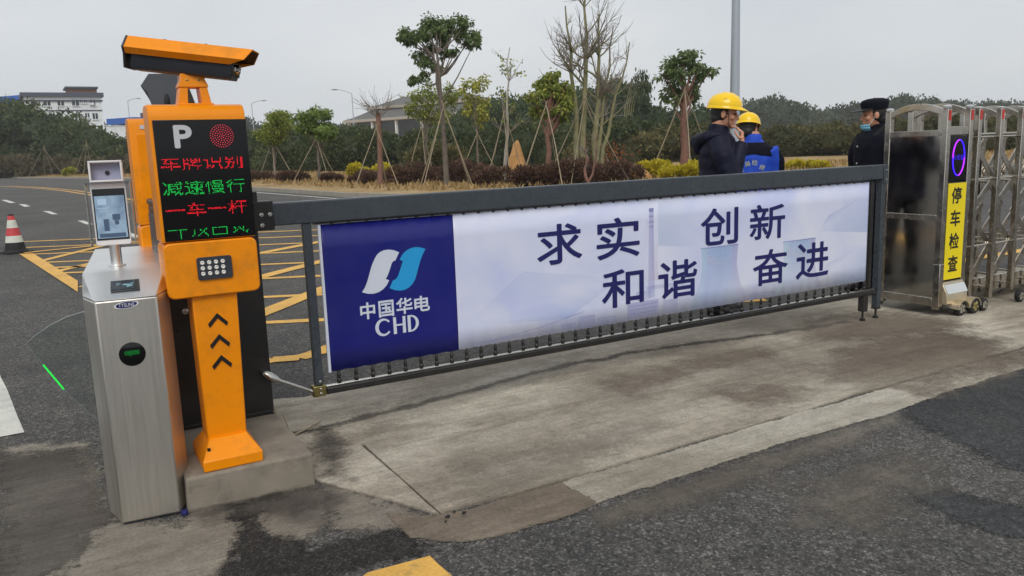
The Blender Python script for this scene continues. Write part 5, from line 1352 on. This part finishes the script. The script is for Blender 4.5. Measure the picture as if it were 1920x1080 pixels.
bare_tree('bare_sapling', 'slim pale sapling, almost bare, left of the tall orange stone', 949, 347, [(949, 956, 92, .075, 12)], 'bark_pale', .07, 3, tips=('leaf_mixed', 160)); g, d = base_pt(949, 347); stake_set('poles propping the slim pale sapling', g, 2.6, .8, 3, 2.2, .04)
cl = scatter(1033, 182, 40, 40, 26, 10) + [(1040, 145, 12), (1065, 200, 12), (1008, 205, 11)]
t, g, d = leafy_tree('young_tree', 'leafy green tree with drooping foliage, right of the tall orange stone', 1028, 349, cl, 'leaf_mixed', 'bark_brown', .11, n_leaf=900, L=.13, W=.028, droop=.9); stake_set('poles propping the drooping green tree by the orange stone', g, 2.6, 1.1, 3, 2.6, .04)
bare_tree('bare_tree', 'big leafless tree with several stems and spreading twigs', 1100, 345, [(1088, 1060, 10, .12, 12), (1092, 1098, -30, .14, 14), (1116, 1122, 30, .14, 13), (1118, 1180, 80, .085, 9), (1116, 1150, 50, .085, 9)], 'bark_olive', .2, 4); g, d = base_pt(1100, 345); stake_set('many poles propping the big leafless tree', g, 2.9, 1.7, 5, .1, .045)
bare_tree('bare_shrub', 'leafless twiggy shrub in front of the big leafless tree', 1106, 352, [(1106, 1098, 255, .06, 10), (1107, 1120, 250, .05, 8)], 'bark_brown', .05, 3)
J_cl = [(1275, 105, 15), (1295, 112, 15), (1258, 125, 14), (1285, 130, 18), (1305, 130, 13), (1245, 140, 11), (1270, 145, 14), (1262, 165, 12), (1255, 180, 9), (1285, 175, 11), (1300, 165, 9), (1310, 145, 8), (1335, 132, 9), (1300, 180, 10), (1268, 188, 9)]
t, g, d = leafy_tree('young_tree', 'glossy-leaved tree with a side branch, left of the yellow-helmeted people', 1283, 332, J_cl, 'leaf_tall', 'bark_brown', .17, n_leaf=480, L=.2, W=.04, droop=.7); stake_set('poles propping the glossy-leaved tree beside the helmeted people', g, 3.3, 1.5, 3, 2.2, .05)
for i, px in enumerate((90, 170)):
    g = gnd(px, 331.5, .13); stake_set(['leftmost pole tripod on the far verge', 'second pole tripod from the left on the far verge'][i], g, 3.3, 1.9, 4, .3 + i, .06)
    
# ------------------------------------------------------------------ stones
def stone(label, px, pyb, wpx, hpx, seed):
    g, d = base_pt(px, pyb); k = d / FPX; r = np.array([wpx * k / 2, wpx * k / 2.6, hpx * k])
    rs = random.Random(seed); ph = [rs.uniform(0, 6) for _ in range(6)]
    q = MB(); q.ell((0, 0, 0), (1, 1, 1), 28, 18, lambda e: 1 + .08 * math.sin(3 * e[0] + ph[0]) * math.cos(2.5 * e[2] + ph[1]) + .05 * math.sin(6 * e[1] + ph[2]) + .035 * math.sin(11 * e[0] + 9 * e[2] + ph[3]))
    q.v = [(g[0] + x * r[0] * (1 - .22 * max(0, zz)), g[1] + y * r[1], .1 + max(-.1, zz) * r[2]) for x, y, zz in q.v]
    tag(q.build('landscape_stone', M['stone_orange'], angle=80), label, 'stone')
stone('tall upright orange landscape stone among the maroon shrubs', 970, 337, 44, 66, 3)
stone('low rounded orange landscape stone beside the golden shrubs', 1196, 338, 58, 28, 5)

# ------------------------------------------------------------------ shrubs
def shrub(name, label, px, pyb, wpx, hpx, leaf, n, L=.12, W=.035, group=None, depth_f=.8, twig=True):
    g, d = base_pt(px, pyb); k = d / FPX; rx = wpx * k / 2; h = hpx * k
    t = thing(name, label, 'shrub', (g[0], g[1], .13), group=group)
    nb = max(5, int(rx / .28) * 4); P_, D_, T_ = [], [], []
    q = MB()
    for i in range(nb):
        u = random.uniform(-1, 1); v_ = random.uniform(-1, 1); hh = h * (1 - .35 * abs(u)) * random.uniform(.55, .95); c = g + RT * u * rx * .85 + np.array([FW[0], FW[1], 0]) * v_ * rx * depth_f * min(1, 1.2 / max(rx, .01)); c[2] = .13 + hh * .62
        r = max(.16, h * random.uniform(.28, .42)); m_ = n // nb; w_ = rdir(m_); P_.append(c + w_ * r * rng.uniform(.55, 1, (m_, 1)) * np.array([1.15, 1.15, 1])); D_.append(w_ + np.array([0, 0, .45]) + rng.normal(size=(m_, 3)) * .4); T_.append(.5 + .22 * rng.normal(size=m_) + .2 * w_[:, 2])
        q.tube(limb_path((g[0] + (c[0] - g[0]) * .7, g[1] + (c[1] - g[1]) * .7, .1), c, 0, 3), [.018, .014, .008], 5)
    so_ = q.build('stems', M['bark_brown'], t); so_['kind'] = 'stuff'; leaf_mesh('foliage', M[leaf], t, np.concatenate(P_), np.concatenate(D_), L, W, np.concatenate(T_), 'stuff')
k = 0
for px, pyb, wp, hp, lab in ((668, 337, 40, 34, 'golden-green clipped shrub, left one of the pair before the pavilion'), (722, 336, 44, 34, 'golden-green clipped shrub, right one of the pair before the pavilion'),
                             (1228, 333, 52, 40, 'golden shrub directly behind the low rounded stone'), (1262, 337, 48, 34, 'golden shrub at the foot of the glossy-leaved tree, left side'), (1302, 336, 44, 38, 'golden shrub at the foot of the glossy-leaved tree, right side'), (1498, 318, 46, 22, 'golden shrub between the blue-jacketed person and the guard'), (1540, 318, 36, 16, 'faint low golden shrub nearest the guard')):
    shrub('golden_shrub', lab, px, pyb, wp, hp, 'leaf_gold', 2600, .12, .04, 'golden shrubs')
for px, pyb, wp, hp, lab in ((690, 345, 60, 26, 'maroon shrub in front of the golden pair of shrubs'), (780, 346, 76, 42, 'maroon shrub at the foot of the yellow-green trees'), (870, 347, 80, 46, 'maroon shrub at the foot of the tall two-stemmed tree'), (930, 349, 60, 40, 'maroon shrub left of the tall orange stone'),
                             (1000, 350, 66, 46, 'maroon shrub right of the tall orange stone'), (1070, 347, 80, 56, 'dark maroon shrub before the big leafless tree'), (1150, 343, 76, 52, 'dark maroon shrub left of the low rounded stone'), (490, 340, 40, 22, 'small maroon shrub beside the orange column'), (545, 342, 44, 22, 'small maroon shrub between the two round-crowned trees'), (620, 343, 36, 18, 'small maroon shrub under the dark round-crowned tree')):
    shrub('maroon_shrub', lab, px, pyb, wp * 1.25, hp * (1.0 if px in (930, 1000, 1150) else 1.15), 'leaf_maroon', 4200, .11, .03, 'maroon shrubs on the verge')
for px, pyb, wp, hp, lab in ((50, 330.5, 17, 14, 'clipped round yellow-green bush, leftmost on the far verge'), (131, 330.5, 19, 17, 'clipped round yellow-green bush beside the second pole tripod')):
    shrub('clipped_bush', lab, px, pyb, wp, hp, 'leaf_yellow', 1600, .3, .1, 'clipped round bushes')
shrub('rust_shrub', 'rust-leaved shrub behind the big leafless tree', 1150, 328, 60, 80, 'rust_leaf', 260, .10, .035)
shrub('broad_bush', 'broad olive bush behind the pollarded trunk', 815, 325, 90, 72, 'leaf_thicket', 4200, .2, .07)

# ------------------------------------------------------------------ woods, thicket, hills
def mass(name, label, prof, n_blob, leaf, L, W, per, dj, rb, cat='woodland', lowfrac=0.0, seed=1):
    """prof: (px, y of the tree line, distance)"""
    r_ = np.random.default_rng(seed); A = np.array(prof, float)
    P_, D_, T_ = [], [], []; core = MB()
    for i in range(n_blob):
        px = r_.uniform(A[0, 0], A[-1, 0]); yt = np.interp(px, A[:, 0], A[:, 1]); d = np.interp(px, A[:, 0], A[:, 2]) + r_.uniform(0, dj)
        top = at(px, yt, np.interp(px, A[:, 0], A[:, 2])); H_ = top[2] * (1 + .09 * math.sin(px * .13 + seed) + .06 * math.sin(px * .047 + 2 * seed) + r_.normal() * .075)
        c = at(px, 300, d); R_b = rb * r_.uniform(.7, 1.35)
        R_b = min(R_b, max(.5, H_ * .42)); f = 1 - (r_.uniform(0, 1) ** 1.3) * .8; c[2] = max(R_b * .4, H_ * f - R_b)
        w_ = r_.normal(size=(per, 3)); w_ /= np.linalg.norm(w_, axis=1, keepdims=True)
        w_[:, 2] = np.where(w_[:, 2] < -.5, -w_[:, 2], w_[:, 2])
        wob = 1 + .22 * np.sin(5 * w_[:, :1] + i) * np.cos(4 * w_[:, 1:2] + 2 * i)
        P_.append(c + w_ * R_b * wob * r_.uniform(.78, 1.05, (per, 1)) * np.array([1.1, 1.1, .95])); D_.append(w_ * .6 + np.array([0, 0, .25]) + r_.normal(size=(per, 3)) * .55)
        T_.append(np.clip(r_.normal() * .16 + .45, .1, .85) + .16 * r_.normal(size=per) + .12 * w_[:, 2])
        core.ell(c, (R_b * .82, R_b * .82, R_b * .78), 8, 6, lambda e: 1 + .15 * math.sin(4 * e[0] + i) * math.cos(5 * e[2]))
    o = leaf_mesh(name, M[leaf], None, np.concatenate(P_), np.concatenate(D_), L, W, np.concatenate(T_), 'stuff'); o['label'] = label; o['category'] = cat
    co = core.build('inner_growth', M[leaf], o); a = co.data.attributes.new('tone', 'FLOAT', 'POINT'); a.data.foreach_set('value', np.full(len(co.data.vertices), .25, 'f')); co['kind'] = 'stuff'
    return o
mass('hillside_wood', 'dense dark green wood on the slope below the white building', [(-260, 215, 118), (0, 200, 112), (70, 200, 112), (110, 200, 110), (150, 220, 108), (200, 248, 102), (250, 262, 95), (330, 262, 85), (420, 262, 78)], 330, 'leaf_wood', .5, .16, 560, 16, 3.2, seed=3)
mass('brown_scrub', 'brown dry scrub along the far verge below the dark wood', [(-200, 296, 104), (0, 294, 100), (120, 297, 96), (240, 290, 86), (330, 290, 78)], 170, 'leaf_brown', .5, .08, 300, 4, 1.8, 'scrub', seed=4)
mass('green_thicket', 'dense green thicket behind the planted trees in the middle', [(380, 255, 74), (480, 252, 70), (560, 244, 66), (640, 242, 64), (760, 240, 62), (860, 232, 62), (960, 238, 60), (1040, 232, 58), (1120, 226, 56), (1200, 226, 56), (1290, 224, 58), (1360, 226, 60)], 420, 'leaf_wood', .26, .085, 560, 8, 1.9, 'thicket', seed=5)
mass('olive_thicket', 'olive brown thicket of shrubs behind the people', [(1080, 252, 54), (1200, 240, 54), (1320, 236, 56), (1420, 232, 58), (1520, 236, 58), (1600, 232, 56), (1700, 226, 54), (1850, 222, 52), (2100, 220, 50)], 330, 'leaf_thicket', .26, .07, 520, 7, 1.7, 'thicket', seed=6)
mass('dark_wood', 'tall dark trees standing behind the thicket in the middle', [(860, 214, 92), (905, 196, 92), (950, 184, 92), (1000, 186, 90), (1060, 182, 88), (1110, 160, 86), (1150, 152, 86), (1185, 160, 86), (1205, 200, 88), (1260, 212, 92), (1300, 206, 96), (1330, 214, 96), (1400, 218, 100)], 260, 'leaf_dark', .42, .14, 480, 10, 2.6, seed=7)
mass('far_wood', 'hazy wooded hills along the skyline at the right', [(1330, 212, 210), (1380, 200, 205), (1420, 190, 200), (1450, 182, 200), (1480, 190, 200), (1515, 196, 205), (1530, 208, 225), (1570, 206, 230), (1600, 192, 230), (1640, 184, 230), (1700, 186, 230), (1760, 190, 230), (1850, 192, 230), (1960, 190, 230), (2200, 190, 230)], 520, 'leaf_far', .9, .28, 300, 30, 4.2, 'woods', seed=8)
mass('skyline_wood', 'distant low wood on the skyline at the left and middle', [(150, 232, 260), (240, 236, 260), (300, 228, 260), (480, 226, 260), (560, 230, 260), (640, 226, 260), (760, 226, 280), (900, 215, 280), (1000, 215, 280), (1240, 212, 260), (1340, 205, 250)], 330, 'leaf_far', 1.0, .33, 260, 30, 5.0, 'woods', seed=9)
# bamboo tip bending over beside the big leafless tree
b0 = at(1170, 240, 80); q = MB(); t = thing('bamboo_clump', 'bamboo plume arching over right of the big leafless tree', 'bamboo', (b0[0], b0[1], .13))
P_, D_ = [], []
for k in range(5):
    pts = [at(1168 + k * 3, 300, 80 + k * .3), at(1172 + k * 4, 200, 80 + k * .3), at(1185 + k * 3, 150 + k * 4, 80), at(1200 + k * 2, 130 + k * 6, 80), at(1212 + k, 140 + k * 7, 80), at(1216, 158 + k * 3, 80)]
    pts[0][2] = .1; q.tube(pts, [.05, .045, .03, .022, .015, .008], 6)
    for j in range(70):
        f = random.uniform(1.6, 4.98); i = int(f); p = pts[i] + (pts[i + 1] - pts[i]) * (f - i); P_.append(p + rng.normal(size=3) * .22); D_.append(np.array([random.uniform(-.4, .4), random.uniform(-.4, .4), -1]))
q.build('culms', M['bark_olive'], t); leaf_mesh('leaves', M['leaf_dark'], t, np.array(P_), np.array(D_), .5, .07, rng.uniform(0, 1, len(P_)), 'stuff')

# dry grass on the verge
kl = np.array(kerb_line); seg_ = [(kl[i], kl[i + 1]) for i in range(1, len(kl) - 2)]
GP, GD = [], []
for a, b in seg_:
    L_ = np.linalg.norm(b - a); n = int(L_ * 130); u = rng.uniform(0, 1, n); tn = (b - a) / L_; nm = np.array([tn[1], -tn[0]]); off = rng.uniform(.25, 1, n) ** 1.4 * 11
    p = a + np.outer(u, b - a) + np.outer(off, nm); GP.append(np.c_[p, np.full(n, .12)]); GD.append(np.c_[rng.normal(size=(n, 2)) * .55, np.full(n, 1.0)])
GP = np.concatenate(GP); GD = np.concatenate(GD)
o = leaf_mesh('dry_grass', M['straw'], None, GP, GD, .24, .03, rng.uniform(0, 1, len(GP)), 'stuff'); o['label'] = 'straw-coloured dry grass on the verge beyond the road'; o['category'] = 'grass'

# ------------------------------------------------------------------ hills behind
def hill(prof, y_far):
    q = MB(); n = len(prof)
    V = []
    for px, yt, d in prof:
        p = at(px, yt, d); f = at(px, 330, d * .72); b = at(px, yt, d * 1.5)
        V += [(f[0], f[1], .05), ((p[0] * .6 + f[0] * .4), (p[1] * .6 + f[1] * .4), p[2] * .62), (p[0], p[1], p[2]), (b[0], b[1], p[2] * .8)]
    F_ = []
    for i in range(n - 1):
        for j in range(3): F_.append((i * 4 + j, (i + 1) * 4 + j, (i + 1) * 4 + j + 1, i * 4 + j + 1))
    q.add(V, F_); return tag(q.build('hill', M['hill'], angle=85), kind='structure')
hill([(-700, 260, 260), (-300, 236, 230), (0, 226, 200), (150, 236, 190), (240, 268, 190), (330, 290, 200)], 0)
hill([(1240, 270, 330), (1340, 232, 320), (1450, 212, 320), (1600, 216, 320), (1800, 210, 320), (2300, 215, 320), (3200, 220, 330)], 0)

# ------------------------------------------------------------------ street lamps
def lamp(label, px, pyb, ytop, r, arm, d=None, side=-1):
    if d is None: g, d = base_pt(px, pyb)
    else: g = at(px, pyb, d); g[2] = .13
    t = thing('street_lamp', label, 'street lamp', (g[0], g[1], .13), group='street lamps'); top = at(px - side * 0, ytop, d)
    q = MB(); q.tube([(g[0], g[1], .1), (g[0], g[1], top[2] * .5), (g[0], g[1], top[2] - arm * .25)], [r, r * .8, r * .62], 12); q.build('pole', M['pole_grey'], t)
    q = MB(); ax = RT * side; p0 = np.array([g[0], g[1], top[2] - arm * .25])
    q.tube([p0 + ax * arm * f + np.array([0, 0, arm * .25 * math.sin(f * math.pi / 2) * 1.05]) for f in np.linspace(0, 1, 7)], [r * .55] * 7, 8); ao = q.build('arm', M['pole_grey'], t)
    e = p0 + ax * arm * 1.0 + np.array([0, 0, arm * .26]); q = MB(); q.tube([e - ax * .05 * arm, e + ax * .18 * arm, e + ax * .42 * arm], [(.10, .05), (.16, .08), (.08, .04)], 10); q.build('lantern', M['dark_gear'], t)
    q = MB(); q.lathe([(r * 1.7, .12), (r * 1.7, .16), (r * 1.1, .2)], (g[0], g[1], 0), 12); q.build('base_flange', M['pole_grey'], t)
lamp('tall grey lamp post rising behind the yellow-helmeted people', 1376, 330, -190, .20, 1.6, side=1)
lamp('distant street lamp left of the pavilion roof', 668, 300, 170, .10, 2.2, 125)
lamp('distant street lamp right of the orange column', 481, 300, 190, .10, 2.0, 150, side=1)
lamp('farthest street lamp, just above the blue sheds', 252, 300, 186, .10, 2.0, 170, side=1)

# ------------------------------------------------------------------ buildings
def wall_frame(pL, pR, d_l, d_r):
    """ground line of a facade seen between two sight columns"""
    a = at(pL, 300, d_l); b = at(pR, 300, d_r); a[2] = 0; b[2] = 0; u = (b - a); W_ = np.linalg.norm(u); u = u / W_; n = np.array([u[1], -u[0], 0]); return a, u, n, W_
def fbox(a, u, n, x0, x1, y0, y1, z0, z1):
    """box in facade coordinates: x along, y out of the facade, z up"""
    P = lambda x, y, z: tuple(a + u * x + n * y + np.array([0, 0, z])); q = MB()
    return q.hexa([P(x0, y0, z0), P(x0, y1, z0), P(x1, y1, z0), P(x1, y0, z0)][::-1], [P(x0, y0, z1), P(x0, y1, z1), P(x1, y1, z1), P(x1, y0, z1)][::-1])
D_B = 185.0
a, u, n, W_ = wall_frame(60, 203, 178, 186)
t = thing('white_building', 'white building of several storeys with a dark roof edge, on the slope at the left', 'building', tuple(a))
zof = lambda y, d=D_B: at(150, y, d)[2]
zt = zof(184); zb = 6.0
fbox(a, u, n, 0, W_, -14, 0, zb, zt).build('wall', M['wall_white'], t)
rf = fbox(a, u, n, -.6, W_ + .6, -14.6, .6, zt + .01, zt + .9).build('roof_edge', M['roof_slate'], t)
fbox(a, u, n, -.2, W_ + .3, -14.2, .3, zt - 1.0, zt - .7).build('cornice', M['roof_slate'], t)
fbox(a, u, n, W_ * .58, W_ * .97, -9, -2, zt + .91, zt + 2.0).build('roof_house', M['bark_brown'], rf)
fbox(a, u, n, W_ * .55, W_ * .99, -9.6, -1.4, zt + 2.01, zt + 2.4).build('roof_house_roof', M['roof_slate'], rf)
fbox(a, u, n, 0, W_, 0.01, .12, zof(209) - .12, zof(209) + .12).build('string_course', M['roof_slate'], t)
for x0, x1, y0, y1 in ((147, 160, 189, 200), (163, 167, 189, 195), (170, 175, 189, 195), (181, 191, 189, 200), (183, 193, 214, 225), (169, 177, 214, 222), (120, 132, 190, 200), (150, 160, 214, 224), (95, 107, 191, 200), (72, 84, 192, 200)):
    fx0 = (x0 - 60) / 143 * W_; fx1 = (x1 - 60) / 143 * W_
    wo = fbox(a, u, n, fx0, fx1, .0105, .06, zof(y1), zof(y0)).build('window', M['window_dark'], t)
    fbox(a, u, n, fx0 - .15, fx1 + .15, .0105, .25, zof(y1) - .2, zof(y1) - .01).build('sill', M['wall_white'], wo)
    fbox(a, u, n, (fx0 + fx1) / 2 - .06, (fx0 + fx1) / 2 + .06, .061, .10, zof(y1), zof(y0)).build('mullion', M['wall_white'], wo)
q = fbox(a, u, n, W_ * .84, W_ * .84 + .9, .02, .5, zof(199), zof(195)); q.build('air_conditioner', M['white_plastic'], t)
a2, u2, n2, W2 = wall_frame(-60, 66, 205, 196)
t = thing('low_white_building', 'low white building with a blue sign panel, at the far left edge', 'building', tuple(a2))
fbox(a2, u2, n2, 0, W2, -12, 0, 6, zof(186)).build('wall', M['wall_white'], t); fbox(a2, u2, n2, -.4, W2 + .4, -12.4, .4, zof(186) + .01, zof(182)).build('roof_edge', M['roof_slate'], t)
fbox(a2, u2, n2, W2 * .58, W2 * .94, .42, .7, zof(190), zof(168)).build('sign_panel', M['blue_sheet'], t)
fbox(a2, u2, n2, -.2, W2, .405, 3, zof(199), zof(194)).build('canopy', M['roof_slate'], t)
for k in range(6): fbox(a2, u2, n2, W2 * (.05 + .15 * k), W2 * (.12 + .15 * k), .011, .05, zof(206), zof(201)).build('window', M['window_dark'], t)
a3, u3, n3, W3 = wall_frame(206, 262, 172, 168)
t = thing('blue_shed', 'blue sheet-metal shed roofs beside the white building', 'shed', tuple(a3))
fbox(a3, u3, n3, 0, W3, -8, 0, 5, zof(238, 170)).build('wall', M['wall_white'], t); fbox(a3, u3, n3, W3 * .1, W3, -8.3, .4, zof(236, 170), zof(225, 170)).build('roof', M['blue_sheet'], t)
fbox(a3, u3, n3, W3 * .08, W3 * .4, -12, -8.4, 5, zof(212, 170)).build('gable', M['roof_slate'], t)
# pavilion with a two-tier hipped roof
a, u, n, W_ = wall_frame(648, 900, 235, 205)
t = thing('pavilion', 'large pavilion with a two-tiered grey hipped roof behind the trees', 'pavilion', tuple(a))
zp = lambda y: at(760, y, 222)[2]
def hip(x0, x1, y0, y1, z0, ix, iy, z1, nm, m, par, crv=.0):
    P = lambda x, y, z: tuple(a + u * x + n * y + np.array([0, 0, z])); rings = []
    for f in np.linspace(0, 1, 6):
        g_ = f ** 1.25; rings.append([P(x0 + ix * f, y1 - iy * f, z0 + (z1 - z0) * g_), P(x0 + ix * f, y0 + iy * f, z0 + (z1 - z0) * g_), P(x1 - ix * f, y0 + iy * f, z0 + (z1 - z0) * g_), P(x1 - ix * f, y1 - iy * f, z0 + (z1 - z0) * g_)])
    q = MB(); q.loft([r[::-1] for r in rings]); return q.build(nm, m, par)
DP = 22.0
fbox(a, u, n, 3, W_ - 3, -DP + 3, -3, .2, zp(224)).build('wall', M['window_dark'], t)
for k in range(6):
    x = 1.6 + (W_ - 3.2) * k / 5; fbox(a, u, n, x - .25, x + .25, -1.4, -.7, .2, zp(224)).build('column', M['wall_white'], t)
lo = fbox(a, u, n, 0, W_, -DP, 0, zp(224) + .01, zp(219)).build('lower_eave', M['eave'], t)
hip(.1, W_ - .1, -DP + .1, -.1, zp(219) + .01, 7.5, 5, zp(199), 'lower_roof', M['roof_tile'], t)
fbox(a, u, n, 7.4, W_ - 7.4, -DP + 4.9, -4.9, zp(209), zp(200)).build('clerestory', M['window_dark'], t)
fbox(a, u, n, 6, W_ - 6, -DP + 4, -4, zp(200) + .01, zp(195)).build('upper_eave', M['eave'], t)
up_ = hip(6.1, W_ - 6.1, -DP + 4.1, -4.1, zp(195) + .01, 8, 6.6, zp(177), 'upper_roof', M['roof_tile'], t)
for sx, x in ((-1, 14.5), (1, W_ - 14.5)):
    q = MB(); P = lambda x, y, z: a + u * x + n * y + np.array([0, 0, z]); q.tube([P(x, -DP / 2, zp(177)), P(x + sx * 1.2, -DP / 2, zp(176)), P(x + sx * 2.4, -DP / 2, zp(171))], [.35, .3, .12], 8); q.build('ridge_horn', M['eave'], up_)

# ------------------------------------------------------------------ damp winter air
q = MB(); q.box(-300, 520, -120, 520, -1.2, 42)
hz = q.build('haze', None, smooth=False); hz.data.materials.clear()
hm = bpy.data.materials.new('haze_air'); hm.use_nodes = True; hm.node_tree.nodes.clear()
ho_ = hm.node_tree.nodes.new('ShaderNodeOutputMaterial'); hv = hm.node_tree.nodes.new('ShaderNodeVolumePrincipled')
hv.inputs['Density'].default_value = .00042; hv.inputs['Color'].default_value = (.94, .97, 1.0, 1); hv.inputs['Anisotropy'].default_value = .0
hm.node_tree.links.new(hv.outputs[0], ho_.inputs['Volume']); hz.data.materials.append(hm); hz['kind'] = 'stuff'
